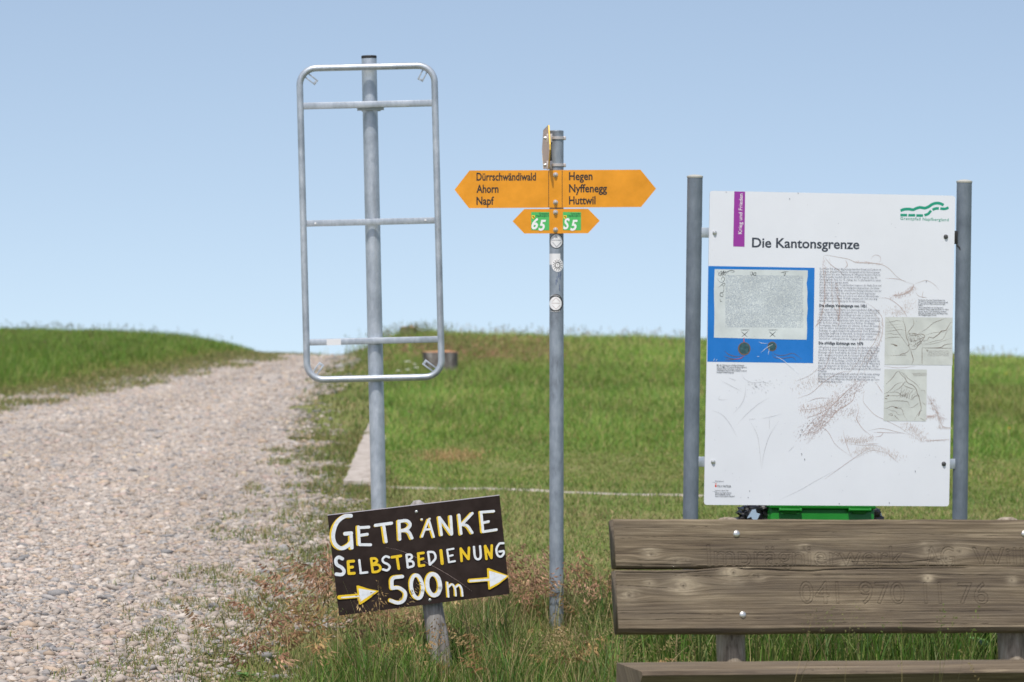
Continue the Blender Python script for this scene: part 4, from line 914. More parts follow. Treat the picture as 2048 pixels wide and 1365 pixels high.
# ------------------------------------------------------------------ bench
D5 = 10.35; YAW5 = R(12.5)
fB = Frame(at(1228, 1268, D5), YAW5, 0, R(10.5))
g5p = fB.pt(.9, 0, -.05)
g5 = thing('wooden_bench', (g5p.x, g5p.y, 0), 'weathered plank bench with letters carved into its backrest and round bolt heads', 'bench')
UEND = 1.62
def plank(name, u_a, u_b, v_a, v_b, thick, knots, letters, cracks, seed, skew=(0, 0), du=.0016, rise=None, rb=.012):
    """solid board: fine front face with grain, cracks and carved letters as real relief"""
    nf = int((v_b - v_a) / .0016); nu = int((u_b - u_a) / du)
    rad = .007
    rt = .003 if rise is not None else rad
    fv = np.linspace(v_a + rb * .62, v_b - rt, nf)
    prof = [(v, 0.0, 1) for v in fv]
    prof += [(v_b - rt + rt * math.sin(a), -rt + rt * math.cos(a), 0) for a in np.linspace(.3, math.pi / 2, 5)]
    prof += [(v_b, -thick + rad, 0), (v_b - rad, -thick, 0), (v_a + rad, -thick, 0), (v_a, -thick + rad, 0)]
    prof += [(v_a + (rb - rb * math.sin(a)) * .8, -rb + rb * math.cos(a) if True else 0, 0) for a in np.linspace(math.pi / 2, .3, 5)]
    prof = np.array(prof); npf = len(prof)
    us = np.linspace(u_a, u_b, nu)
    Ug, Vg = np.meshgrid(us, prof[:, 0], indexing='ij'); Ng = np.tile(prof[:, 1], (nu, 1)); fm = np.tile(prof[:, 2], (nu, 1))
    g = Vg.copy() + .004 * (fbm(Ug * 2.2, Vg * 9, seed) - .5) * 2
    pale = np.zeros_like(g); dirt = np.zeros_like(g); relief = np.zeros_like(g)
    for ku, kv, kr, amt in knots:
        d2 = ((Ug - ku) / (kr * 5.5)) ** 2 + ((Vg - kv) / (kr * 2.6)) ** 2
        sg = np.tanh((Vg - kv) / (kr * .9)); g = g - sg * kr * 1.15 * np.exp(-d2)
        kr_ = kr * .72; r0 = np.sqrt((Ug - ku) ** 2 + ((Vg - kv) * 1.12) ** 2) * (1 + .5 * (fbm(Ug * 160, Vg * 160, kv * 99) - .5)) * 1.35
        pale = np.maximum(pale, 1.15 * amt * np.exp(-(((Ug - ku) / (kr * 3.2)) ** 2 + ((Vg - kv) / (kr * 2.2)) ** 2)))
        ring = np.exp(-((r0 - kr * .8) / (kr * .22)) ** 2); dirt = np.maximum(dirt, .40 * ring); pale = pale * (1 - .5 * np.exp(-(r0 / (kr * .5)) ** 2))
        dirt = np.maximum(dirt, .75 * np.exp(-(r0 / (kr * .42)) ** 4)); relief += .0004 * np.exp(-(r0 / kr) ** 2) - .0005 * ring; pale = np.clip(pale * (.35 + 1.1 * fbm(Ug * 40 + kv * 90, g * 330, seed + 9)), 0, 1)
    # worn grain lines
    gr = fbm(Ug * 1.6 + seed, g * 210, seed + 1); relief += fm * (gr - .5) * .0022
    gr2 = vnoise(Ug * 3.0, g * 420, seed + 2); relief += fm * (gr2 - .5) * .0007
    for P, wd, dp in cracks:
        P = np.array(P); cv = np.interp(us, P[:, 0], P[:, 1])[:, None] + .0016 * (vnoise(Ug[:, :1] * 30, Ug[:, :1] * 0, seed) - .5)
        inside = ((Ug >= P[0, 0]) & (Ug <= P[-1, 0])).astype(float); wv = wd * (.4 + .6 * np.sin(np.pi * np.clip((Ug - P[0, 0]) / (P[-1, 0] - P[0, 0]), 0, 1)))
        k = np.exp(-((Vg - cv) / wv) ** 2) * inside * fm; relief -= dp * k; dirt = np.maximum(dirt, .95 * k)
    if letters:
        du_ = us[1] - us[0]; dv_ = fv[1] - fv[0]
        grv = np.zeros((nu, nf))
        for s_, (x0, yb0), (x1, yb1), cap in letters:
            Vt, _, E = text_shape(s_, 0, 4, 0, True)
            a = np.array(fB.uv(x0, yb0)); b = np.array(fB.uv(x1, yb1)); W_ = Vt[:, 0].max() - Vt[:, 0].min(); ev = (b - a) / W_; h = cap * D5 / F_PX / cap_h()
            T = a[None] + (Vt[:, :1] - Vt[:, 0].min()) * ev[None]; T[:, 1] += Vt[:, 1] * h
            for i_, j_ in E:
                p, q = T[i_], T[j_]; Ld = np.hypot(*(q - p)); m_ = max(2, int(Ld / .0006))
                S = p[None] + (q - p)[None] * np.linspace(0, 1, m_)[:, None]
                iu = np.round((S[:, 0] - us[0]) / du_).astype(int); iv = np.round((S[:, 1] - fv[0]) / dv_).astype(int)
                ok = (iu >= 0) & (iu < nu) & (iv >= 0) & (iv < nf); grv[iu[ok], iv[ok]] = 1
        sm = grv.copy(); sm[:, 1:] = np.maximum(sm[:, 1:], grv[:, :-1] * .45)
        relief[:, :nf] -= .0015 * sm; dirt[:, :nf] = np.maximum(dirt[:, :nf],   .42 * sm * (.45 + 1.0 * vnoise(Ug[:, :nf] * 60, Vg[:, :nf] * 90, seed)))
    # ragged long edges
    Vg2 = Vg + (1 - fm) * .0018 * (vnoise(Ug * 14, Vg * 3, seed + 5) - .5)
    Ng2 = Ng + relief * np.where(fm > 0, 1, .4)
    if rise is not None: Vg2 = Vg2 + np.interp(Ug, *rise[:2]) * np.clip((Vg - (v_b - .05)) / .05, 0, 1)
    Us = Ug + skew[0] + (Vg - v_a) * skew[1]
    Us[0] += .002 * (vnoise(Vg[0] * 80, Vg[0] * 0, seed) - .5)
    o = np.array(fB.o); Ua, Va, Na = np.array(fB.U), np.array(fB.V), np.array(fB.N)
    Pw = o + Us[..., None] * Ua + Vg2[..., None] * Va + Ng2[..., None] * Na
    i = (np.arange(nu - 1)[:, None] * npf + np.arange(npf)[None]); j = (np.arange(nu - 1)[:, None] * npf + (np.arange(npf)[None] + 1) % npf)
    Fq = np.stack([i.ravel(), (i + npf).ravel(), (j + npf).ravel(), j.ravel()], 1)
    # closed ends
    Vall = Pw.reshape(-1, 3); extra = []; quads = []
    for row, rev in ((0, 0), (nu - 1, 1)):
        base = row * npf; half = npf // 2
        c0 = len(Vall) + len(extra); cen = Pw[row].mean(0); extra.append(cen)
        for k in range(npf): 
            k2 = (k + 1) % npf; quads.append((base + k, base + k2, c0, c0) if not rev else (base + k2, base + k, c0, c0))
    # end caps as triangles in their own pass
    grain = np.stack([Ug, g, Ng * .6 + seed], -1).reshape(-1, 3)
    grain = np.concatenate([grain, np.array([[0, 0, seed]] * 2)]); pl = np.concatenate([pale.ravel(), [0, 0]]); di = np.concatenate([dirt.ravel(), [0, 0]])
    Vall = np.concatenate([Vall, np.array(extra)])
    tri_ = np.array([(a, b, c) for a, b, c, _ in quads]); T1 = np.stack([Fq[:, 0], Fq[:, 1], Fq[:, 2]], 1); T2 = np.stack([Fq[:, 0], Fq[:, 2], Fq[:, 3]], 1)
    return obj_np(name, Vall, np.concatenate([T1, T2, tri_]), M['bench'], {'grain': grain, 'pale': pl, 'dirt': di}, parent=g5)
KC = lambda cx, cy: fB.uv(1200 + cx / 3.64, 990 + cy / 3.64)
KE = lambda cx, cy: fB.uv(1620 + cx / 3.64, 990 + cy / 3.64)
vt1 = fB.uv(1228, 1038.5)[1]; vb1 = fB.uv(1228, 1137)[1]; vt2 = fB.uv(1228, 1140.5)[1]
kn = lambda q, r_, a: (q[0], q[1], r_, a)
us_ = fB.uv(1231, 1090)[0]; us2 = fB.uv(1236, 1200)[0]
ltr = [('Imprägnierwerk', (1416, 1131), (1808, 1134), 40.5), ('AG', (1852, 1134.5), (1910, 1135), 40.5), ('Willi', (1947, 1135.5), (2062, 1136.5), 40.5)]
c1 = [([KE(1150 + 0, 470), KE(1300, 470)], .001, .002)]
plank('backrest_plank', us_, UEND, vb1 + .0005, vt1, .055, [kn(KC(376, 432), .0085, .95), kn(KC(552, 485), .007, .8), kn(KC(625, 476), .0045, .6), kn(KC(1490, 387), .006, .8), kn(KE(870, 400), .011, .6), kn(KE(990, 462), .009, .6), kn(KE(260, 512), .0055, .6), kn(KE(1090, 410), .010, .4), kn(KE(60, 455), .01, .35)],
      [(s_, a, b, c) for s_, a, b, c in ltr], [([KC(100, 470), KC(700, 490)], .0008, .0015), ([KE(300, 490), KE(720, 490), KE(980, 465)], .0010, .003), ([KC(90, 320), KC(600, 300), KC(1400, 330)], .0007, .001), ([KC(100, 505), KC(420, 512), KC(760, 516)], .0012, .003), ([KE(-200, 520), KE(300, 528), KE(1500, 530)], .0011, .003), ([KC(700, 395), KC(1500, 405)], .0006, .0012), ([KC(110, 240), KC(800, 232)], .0006, .0012), ([KE(20, 270), KE(700, 285), KE(1500, 300)], .0007, .001)], 3.0, skew=(0, -.03))
plank('backrest_plank', us2, UEND, 0.0, vt2 - .0005, .055, [kn(KC(218, 730), .0105, .9), kn(KC(616, 662), .0125, .9), kn(KC(984, 582), .0115, .85), kn(KC(1066, 528), .007, .8), kn(KC(1166, 605), .0055, .7), kn(KC(370, 645), .005, .6), kn(KE(870, 617), .005, .75), kn(KE(1480, 630), .005, .5)],
      [('p', (1484.5, 1131.6), (1500, 1131.7), 40.5), ('g', (1571, 1132), (1587, 1132), 40.5), ('041', (1603, 1208), (1681, 1208.5), 42), ('970', (1722, 1208.5), (1812, 1209), 42), ('11', (1851, 1209), (1886, 1209), 42), ('76', (1920, 1209), (1979, 1209), 42)],
      [([KC(880, 530), KC(1066, 560), KC(1602, 575)], .0013, .006), ([KE(0, 573), KE(300, 560), KE(900, 553), KE(1558, 545)], .0015, .006), ([KC(110, 655), KC(500, 680)], .0008, .002), ([KC(560, 590), KC(984, 606), KC(1500, 600)], .0008, .002), ([KE(0, 600), KE(800, 590), KE(1500, 600)], .0008, .002), ([KC(110, 910), KC(1600, 900)], .0006, .001), ([KC(110, 565), KC(560, 570), KC(900, 560)], .0012, .003), ([KC(130, 860), KC(900, 872)], .0007, .0015), ([KE(100, 840), KE(900, 850), KE(1500, 845)], .0007, .0015), ([KE(200, 930), KE(1300, 940)], .0008, .002)], 8.0, skew=(0, -.03), rise=([0, KC(700, 500)[0], KC(920, 500)[0], UEND], [0, .0008, .0090, .0090]), rb=.022)
for x, y in ((1473, 1068), (1485.5, 1230), (2049, 1068), (2058, 1226)):
    u, v = fB.uv(x, y); b_ = MB().lathe(fB.pt(u, v, -.001), fB.N, [(.0105, 0), (.0098, .0025), (.0082, .0045), (.005, .0058), (.0012, .0063)], 18); b_.build('bolt', M['steel'], g5, smooth=True)
# round posts behind the backrest
for xt, xb in ((1459, 1474), (2016, 2062)):
    ut, vt_ = fB.uv(xt + (13 if xt < 1600 else 20), 1028.5); r0 = .041; p_t = fB.pt(ut, vt_, -.056 - r0); a = -fB.V; p_b = p_t + a * ((p_t.z + .15) / -a.z)
    prof = [(p_t - a * 0.0, .018)] + [(p_t + a * .006, .031)] + [(p_t + a * .016, .039)] + [(p_t + (p_b - p_t) * t, r0 * (1 + .015 * math.sin(9 * t))) for t in np.linspace(.03, 1, 26)]
    auto_smooth(MB().tube([q for q, _ in prof], [q for _, q in prof], 22).build('leg', M['bench_post'], g5), 50)
# seat beam
s0 = at(1233, 1325.5, D5 - .05); s1_ = at(1285, 1345.5, (D5 - .05))
zt = s0.z; r_ = ray(1285, 1345.5); s1_ = C0 + r_ * ((zt - .002 - C0.z) / r_.z)
fSeat = Frame(s0, YAW5)
dep = (s1_ - s0); depN = dep.dot(fSeat.N); shf = dep.dot(fSeat.U)
nu_, V, F = 60, [], []
prof = [(0, 0), (.004, .004 * 0), (depN - .012, 0), (depN - .004, -.003), (depN, -.010), (depN - .050, -.075), (depN - .06, -.085), (.01, -.085), (0, -.078)]
Vl = []
for i in range(nu_ + 1):
    u = UEND * i / nu_
    for n_, v_ in prof:
        jj = (vnoise(np.array(u * 11.0), np.array(n_ * 30 + 2)) - .5) * .003
        Vl.append(s0 + fSeat.U * (u + shf * n_ / depN) + fSeat.N * (n_ + float(jj) * (n_ > .01)) + Vector((0, 0, v_ + float(jj) * .6)))
k_ = len(prof)
for i in range(nu_):
    for j in range(k_): F.append((i * k_ + j, i * k_ + (j + 1) % k_, (i + 1) * k_ + (j + 1) % k_, (i + 1) * k_ + j))
F.append(tuple(range(k_))[::-1]); F.append(tuple(nu_ * k_ + j for j in range(k_)))
M['seat_wood'] = wood_grey('seat_wood', (.07, .055, .048, 1), (.185, .15, .13, 1), (.34, .30, .265, 1), (3, 3, 3))
so_ = auto_smooth(obj('seat', Vl, F, M['seat_wood'], g5), 40)
me = so_.data; ga = me.attributes.new('grain', 'FLOAT_VECTOR', 'POINT')
for i, v in enumerate(Vl):
    d = v - s0; ga.data[i].vector = (d.dot(fSeat.U), d.dot(fSeat.N) * 1.0 + d.z, 21.0)
me.materials[0] = M['bench']
for xx in (.34, 1.22):
    c = s0 + fSeat.U * xx + fSeat.N * (depN - .09); c.z = zt - .086
    auto_smooth(MB().tube([c, Vector((c.x, c.y, -.15))], .045, 20).build('leg', M['bench_post'], g5), 50)
    auto_smooth(MB().rbox(Frame(Vector((c.x, c.y, zt - .13)), YAW5), -.03, .03, -.045, .042, -.26, .03, .006).build('bearer', M['bench_post'], g5))

# ------------------------------------------------------------------ green waste bin and its bag behind the board
D6 = 16.25
fG = Frame(at(1645, 1015, D6), R(7))
gu0 = fG.uv(1541, 1030)[0]; gu1 = fG.uv(1749, 1030)[0]; gv = fG.uv(1645, 1018)[1]
gb = fG.pt((gu0 + gu1) / 2, 0, -.15)
g6 = thing('waste_bin', (gb.x, gb.y, 0), 'bright green metal waste bin peeking out under the information board', 'waste bin')
auto_smooth(MB().rbox(fG, gu0, gu1, gv - .48, gv, -.32, 0, .008).build('body', M['bin'], g6))
lid = auto_smooth(MB().rbox(fG, gu0 - .006, gu1 + .004, gv + .0, gv + .022, -.33, .012, .005).build('lid', M['bin'], g6))
for cx in (1579, 1718):
    u, v = fG.uv(cx, 1020); h_ = MB().tube([fG.pt(u - .04, v, .016), fG.pt(u + .04, v, .016)], .0072, 12); h_.tube([fG.pt(u - .05, v, .016), fG.pt(u - .041, v, .016)], .009, 12); h_.tube([fG.pt(u + .041, v, .016), fG.pt(u + .05, v, .016)], .009, 12)
    h_.rbox(fG, u - .03, u + .03, v - .018, v + .006, .0008, .010, .002); auto_smooth(h_.build('hinge', M['bin'], g6))
pz = fG.pt((gu0 + gu1) / 2, gv - .45, -.16); auto_smooth(MB().tube([pz, Vector((pz.x, pz.y, -.2))], .03, 18).build('post', M['zinc_dull'], g6))
# crumpled bag hanging out on both sides
bu = bmesh.new(); bmesh.ops.create_icosphere(bu, subdivisions=5, radius=1); Vb = []
cx_ = (fG.uv(1481, 1035)[0] + fG.uv(1777, 1025)[0]) / 2; hw_ = (fG.uv(1777, 1025)[0] - fG.uv(1481, 1035)[0]) / 2
for v in bu.verts:
    p = v.co.normalized(); q = [abs(c) ** .5 * (1 if c > 0 else -1) for c in p]
    rg = float(abs(vnoise(np.array(p.x * 5 + p.y * 2), np.array(p.z * 4 + p.x * 6), 3) - .5) + .6 * abs(vnoise(np.array(p.x * 11), np.array(p.z * 9 + p.y * 5), 4) - .5))
    s_ = 1.06 - .30 * rg
    left = -.02 * (1 if p.x < 0 else 0)
    Vb.append(fG.pt(cx_ + q[0] * hw_ * s_, gv - .10 + q[2] * .145 * s_ - max(0, -q[0] - .75) * .16 - max(0, q[0] - .8) * .12, -.17 + q[1] * .12 * s_))
Fb = [[v.index for v in f.verts] for f in bu.faces]; bu.free()
bgc = fG.pt(cx_, gv - .25, -.17)
bag = obj('bin_bag', Vb, Fb, M['bag'], None, bgc, smooth=False)
tagit(bag, 'crumpled black plastic bag sticking out on both sides of the green bin', 'bag')
pr = MB()
for P in ([(1499, 1030), (1508, 1019), (1514, 1022), (1504, 1032)], [(1503, 1033), (1512, 1024), (1520, 1028), (1512, 1038)]):
    pr.add([fG.px(x, y, .0) for x, y in P][::-1], [(0, 1, 2, 3)])
dg_ = [fG.pt(*fG.uv(x, y), .004) for x, y in ((1494, 1037), (1504, 1020), (1511, 1019), (1513, 1026), (1520, 1028), (1514, 1040), (1505, 1040), (1502, 1034))]
bp = MB().add(dg_ + [p - fG.N * .003 for p in dg_], [tuple(range(8))[::-1], tuple(range(8, 16))] + [(i, (i + 1) % 8, 8 + (i + 1) % 8, 8 + i) for i in range(8)])
bp.build('painted_glint', M['bag_glint'], bag)  # flat pale patch paints a bluish-white reflection onto the black plastic

# ------------------------------------------------------------------ stumps and stones
def stump(cx, ytop, ybase, wpx, label, slant=.12, far=None):
    if far:
        q = at(cx, ytop, far); b = Vector((q.x, q.y, float(ground_z(q.x, q.y)))); ybase = ytop + (q.z - b.z) * F_PX / far
    else: b = gpt(cx, ybase)
    d = (b - C0).dot(FWD); s_ = d / F_PX; r0 = wpx * s_ / 2; h = (ybase - ytop) * s_
    g = thing('tree_stump', (b.x, b.y, b.z), label, 'stump', 'cut stumps in the meadow')
    ns, nl = 30, 9; V = []; F = []
    for i in range(nl + 1):
        t = i / nl
        for k in range(ns):
            a = 2 * math.pi * k / ns; rr_ = r0 * (1 + .05 * math.sin(3 * a + 1) + .03 * math.sin(7 * a)) * (1 + .05 * (fbm(np.array(a * 3), np.array(t * 4.0)) - .5))
            fl = max(0, math.cos(a - math.pi)) * (t ** 1.2) * slant - max(0, math.cos(a - math.pi)) * slant * .6
            V.append((b.x + math.cos(a) * (rr_ + r0 * fl), b.y + math.sin(a) * rr_ * .9, b.z - .1 + (h + .1) * t + .02 * h * math.cos(a)))
    for i in range(nl):
        for k in range(ns): F.append((i * ns + k, i * ns + (k + 1) % ns, (i + 1) * ns + (k + 1) % ns, (i + 1) * ns + k))
    auto_smooth(obj('bark', V, F, M['stump_bark'], g), 50)
    top = V[nl * ns:]; c = (b.x - r0 * .03, b.y, b.z + h + .012)
    Vt = [(p[0] * 1.0, p[1], p[2]) for p in top] + [((p[0] + c[0]) / 2, (p[1] + c[1]) / 2, p[2] + .012) for p in top] + [c]
    Ft = [(k, (k + 1) % ns, ns + (k + 1) % ns, ns + k) for k in range(ns)] + [(ns + k, ns + (k + 1) % ns, 2 * ns) for k in range(ns)]
    obj('cut_top', Vt, Ft, M['stump_top'], g)
stump(880, 704, 748, 66, 'cut tree stump with an orange-brown top in the meadow behind the empty sign frame', .35)
stump(816, 654.5, 676, 32, 'small weathered stump standing alone on the crest of the hill', .12, 53.5)
def rock(cx, cy, w, h, label):
    p = gpt(cx, cy); s_ = (p - C0).dot(FWD) / F_PX; bm = bmesh.new(); bmesh.ops.create_icosphere(bm, subdivisions=3, radius=1)
    V = []
    for v in bm.verts:
        q = v.co; k = 1 + .3 * (float(fbm(np.array(q.x * 1.6 + cx), np.array(q.y * 1.6 + q.z * 2.0))) - .5)
        V.append((p.x + q.x * w * s_ / 2 * k, p.y + q.y * w * s_ / 2.2 * k, p.z + h * s_ * .25 + q.z * h * s_ * .75 * k))
    F = [[v.index for v in f.verts] for f in bm.faces]; bm.free()
    tagit(obj('rock', V, F, M['rock'], None, p, smooth=True), label, 'stone', 'larger stones')
rock(679, 737, 18, 9, 'flat grey stone in the short grass beside the far end of the road')
rock(567, 1104, 23, 15, 'rounded grey cobble lying on the gravel left of the drinks sign')
rock(325, 1092, 24, 12, 'pale cobble alone in the middle of the gravel road'); rock(330, 1212, 26, 13, 'flat grey cobble with a grass tuft behind it on the gravel')
rock(458, 1196, 20, 11, 'beige cobble between grass tufts at the road edge')

# ------------------------------------------------------------------ pebbles of the road
def ico_base(sub):
    bm = bmesh.new(); bmesh.ops.create_icosphere(bm, subdivisions=sub, radius=1)
    V = np.array([v.co[:] for v in bm.verts]); F = np.array([[v.index for v in f.verts] for f in bm.faces]); bm.free(); return V, F
PAL = np.array([[.41, .355, .305], [.46, .405, .36], [.38, .345, .315], [.33, .32, .315], [.22, .22, .225], [.52, .475, .43], [.43, .345, .27], [.45, .365, .325], [.50, .425, .32], [.27, .24, .21]])
PW = np.array([.2, .18, .15, .12, .05, .11, .08, .07, .02, .02]); PW = PW / PW.sum()
def pebbles(name, x, y, r, sub, sink=lambda y: np.interp(y, [14, 20, 30], [.30, .45, .55]) + rng.uniform(-.15, .15, len(y))):
    n = len(x); B, F = ico_base(sub); nb = len(B)
    e = rng.uniform(.75, 1.35, (n, 1)); sc = np.concatenate([r[:, None] * e, r[:, None] / e, r[:, None] * rng.uniform(.28, .60, (n, 1))], 1)
    a = rng.uniform(0, 2 * np.pi, n); ca, sa = np.cos(a), np.sin(a)
    jit = 1 + rng.normal(0, .13, (n, nb)); P = B[None] * jit[..., None] * sc[:, None, :]
    tl = rng.normal(0, .22, n); P[..., 2] += P[..., 0] * tl[:, None]
    X = P[..., 0] * ca[:, None] - P[..., 1] * sa[:, None]; Y = P[..., 0] * sa[:, None] + P[..., 1] * ca[:, None]
    z = ground_z(x, y) + .008 + sc[:, 2] * (1 - 2 * sink(y))
    V = np.stack([X + x[:, None], Y + y[:, None], P[..., 2] + z[:, None]], -1).reshape(-1, 3)
    Fi = (F[None] + (np.arange(n) * nb)[:, None, None]).reshape(-1, 3)
    c = PAL[rng.choice(len(PAL), n, p=PW)] * rng.uniform(.82, 1.15, (n, 1)) * np.array([.96, .955, .94]) * (.84 + .26 * fbm(x * .9, y * .35, 61) + .10 * track(x, y))[:, None]; c = np.repeat(np.concatenate([c, np.ones((n, 1))], 1), nb, 0)
    return obj_np(name, V, Fi, M['pebble'], {'Col': c}, smooth=True)
def in_view(x, y, pad=60):
    return (x > -1024 / F_PX * y - .95) & (x < 1024 / F_PX * y + .95)
def scatter(y0, y1, dens, x0f, x1f):
    n = int(dens * (y1 - y0) * max(.1, float(np.mean(x1f(np.linspace(y0, y1, 9)) - x0f(np.linspace(y0, y1, 9))))))
    y = rng.uniform(y0, y1, n); a, b = x0f(y), x1f(y); x = a + (b - a) * rng.random(n); return x, y
vl = lambda y: np.maximum(road_left(y) - .25, -1064 / F_PX * y - .9)
xr_ = lambda y: road_right(y) + .45
def track(x, y):
    u = (x - road_left(y)) / (road_right(y) - road_left(y)); u = u + .03 * (fbm(x * 0, y * .2, 71) - .5)
    return np.exp(-((u - .36) / .09) ** 2) + np.exp(-((u - .74) / .09) ** 2)
def tuft(x, y):
    d = x - road_right(y); near = np.clip((d + np.interp(y, [13, 17, 24, 30], [.95, 1.0, .8, .5])) / 1.0, 0, 1)
    return np.clip((.55 * fbm(x * 4.2, y * 1.9, 14) + .45 * fbm(x * 13, y * 6, 15) - .68 + .33 * near) * 4.5, 0, .85) * np.clip(near * 3, 0, 1)
parts = []
for y0, y1, dens, rm, sub in ((9.0, 12.6, 2400, .0095, 1), (12.6, 16.5, 6200, .0074, 1), (16.5, 21, 3900, .0080, 1), (21, 29, 2000, .0094, 1), (29, 40, 900, .012, 1), (40, 57, 380, .0155, 1)):
    x, y = scatter(y0, y1, dens, vl, xr_); keep = in_view(x, y)
    # stones thin out where the turf takes over
    edge_ = (x - road_right(y)) / .55; keep &= rng.random(len(x)) > np.clip(edge_ + .25 + (fbm(x * 3, y * 2, 5) - .5) * 1.8, 0, 1)
    el_ = (road_left(y) - x) / .3; keep &= rng.random(len(x)) > np.clip(el_ + .2, 0, 1)
    keep &= rng.random(len(x)) > .6 * tuft(x, y)
    keep &= rng.random(len(x)) > .38 * track(x, y)
    x, y = x[keep], y[keep]; r = rm * rng.lognormal(0, .54, len(x)); r = np.clip(r, .004, .042)
    parts.append((x, y, r, sub))
for sub in (1,):
    q = [p for p in parts if p[3] == sub]
    o = pebbles('gravel', np.concatenate([p[0] for p in q]), np.concatenate([p[1] for p in q]), np.concatenate([p[2] for p in q]), sub); tagit(o, kind='stuff')

# ------------------------------------------------------------------ grasses
def blades(x, y, h, w, bend, colA, colB, az=None, S=3, dz=0.0, z=None):
    n = len(x); az = rng.uniform(0, 2 * np.pi, n) if az is None else az
    t = np.linspace(0, 1, S + 1)[None, :]; ca, sa = np.cos(az)[:, None], np.sin(az)[:, None]
    k = (bend * h)[:, None] * t ** 2; zz = h[:, None] * (t - .35 * bend[:, None] ** 2 * t ** 2.2)
    fa = az + np.pi / 2 + rng.normal(0, .5, n); wx, wy = np.cos(fa)[:, None], np.sin(fa)[:, None]
    ww = w[:, None] * np.clip(1.08 - t ** 1.6, .06, 1) * .5
    z0 = (ground_z(x, y) if z is None else z) - .01 + dz
    cx = x[:, None] + ca * k; cy = y[:, None] + sa * k; cz = z0[:, None] + zz
    Lf = np.stack([cx - wx * ww, cy - wy * ww, cz], -1); Rt = np.stack([cx + wx * ww, cy + wy * ww, cz], -1)
    V = np.stack([Lf, Rt], 2).reshape(-1, 3); m_ = 2 * (S + 1)
    q = np.arange(S); Fb = np.stack([2 * q, 2 * q + 1, 2 * q + 3, 2 * q + 2], 1)
    F = (Fb[None] + (np.arange(n) * m_)[:, None, None]).reshape(-1, 4)
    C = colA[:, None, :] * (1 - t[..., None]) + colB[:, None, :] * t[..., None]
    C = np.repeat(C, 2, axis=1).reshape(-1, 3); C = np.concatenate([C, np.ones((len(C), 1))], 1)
    tip = np.stack([cx, cy, cz], -1)
    return V, F, C, tip
GP = {'lush': [[.075, .165, .022], [.10, .205, .028], [.125, .23, .035], [.085, .18, .04]], 'mid': [[.135, .215, .038], [.18, .25, .05], [.15, .205, .055], [.215, .255, .075]],
      'dry': [[.30, .25, .11], [.36, .28, .14], [.23, .215, .08], [.40, .31, .17], [.18, .19, .065]], 'straw': [[.42, .29, .13], [.36, .24, .11], [.46, .34, .17], [.32, .20, .09]], 'olive': [[.17, .20, .06], [.22, .225, .08], [.13, .17, .05], [.26, .23, .105]],
      'rust': [[.36, .20, .125], [.44, .265, .17], [.30, .16, .10], [.50, .33, .215], [.34, .22, .135]]}
def pick(n, key, j=.18):
    p = np.array(GP[key]); return p[rng.integers(0, len(p), n)] * rng.uniform(1 - j, 1 + j, (n, 1))
def mixpal(n, keys, wts):
    wts = np.asarray(wts, float)
    if wts.ndim == 1: wts = np.tile(wts, (n, 1))
    cs = np.stack([pick(n, k) for k in keys], 1); cum = np.cumsum(wts / wts.sum(1, keepdims=True), 1); u = rng.random((n, 1)); i = np.minimum((u > cum).sum(1), len(keys) - 1)
    return cs[np.arange(n), i]
class Veg:
    def __init__(s): s.V = []; s.F = []; s.C = []; s.k = 0
    def add(s, V, F, C):
        s.V.append(V); s.F.append(F + s.k); s.C.append(C); s.k += len(V)
    def build(s, name, material):
        o = obj_np(name, np.concatenate(s.V), np.concatenate(s.F), material, {'Col': np.concatenate(s.C)}); tagit(o, kind='stuff'); return o
def spikelets(P, D, ln, wd, col):
    """two crossed lozenges per grain: P base point, D direction (n,3)"""
    n = len(P); D = D / np.linalg.norm(D, axis=1, keepdims=True)
    a = np.cross(D, rng.normal(0, 1, (n, 3))); a /= np.linalg.norm(a, axis=1, keepdims=True) + 1e-9; b = np.cross(D, a)
    ln, wd = ln[:, None], wd[:, None]; mid = P + D * ln * .45; tip = P + D * ln
    V = np.stack([P, mid + a * wd / 2, tip, mid - a * wd / 2, P, mid + b * wd / 2, tip, mid - b * wd / 2], 1).reshape(-1, 3)
    F = (np.array([[0, 1, 2, 3], [4, 5, 6, 7]])[None] + (np.arange(n) * 8)[:, None, None]).reshape(-1, 4)
    C = np.repeat(np.concatenate([col, np.ones((n, 1))], 1), 8, 0); return V, F, C
def panicles(veg, x, y, h, lean, az, key, grains=26, ln=.016, wd=.0042, droop=.8, top=.34, stemcol=None, spread=.024):
    """flowering stems: thin stalk and a nodding head of many small grains"""
    n = len(x); sc_ = pick(n, 'dry') if stemcol is None else stemcol
    V, F, C, tip = blades(x, y, h, np.full(n, .0028), lean, sc_, sc_ * 1.05, az, S=7); veg.add(V, F, C)
    base = pick(n, key, .22)
    for g in range(grains):
        t = 1 - top * (g / grains) + rng.uniform(-.02, .02, n); t = np.clip(t, .3, 1)
        k = lean * h * t ** 2; zz = h * (t - .35 * lean ** 2 * t ** 2.2)
        p = np.stack([x + np.cos(az) * k, y + np.sin(az) * k, ground_z(x, y) - .01 + zz], 1)
        side = rng.normal(0, 1, (n, 3)); side[:, 2] *= .3
        off = side * (spread * (.35 + (1 - t) / top))[:, None]
        D = np.stack([np.cos(az) * (.5 + lean) + side[:, 0] * .6, np.sin(az) * (.5 + lean) + side[:, 1] * .6, -droop + rng.normal(0, .45, n) + .5 * (t > .97)], 1)
        V, F, C = spikelets(p + off + np.array([0, 0, -.006]), D, ln * rng.uniform(.7, 1.3, n), wd * rng.uniform(.7, 1.3, n), base * rng.uniform(.8, 1.2, (n, 1)))
        veg.add(V, F, C)
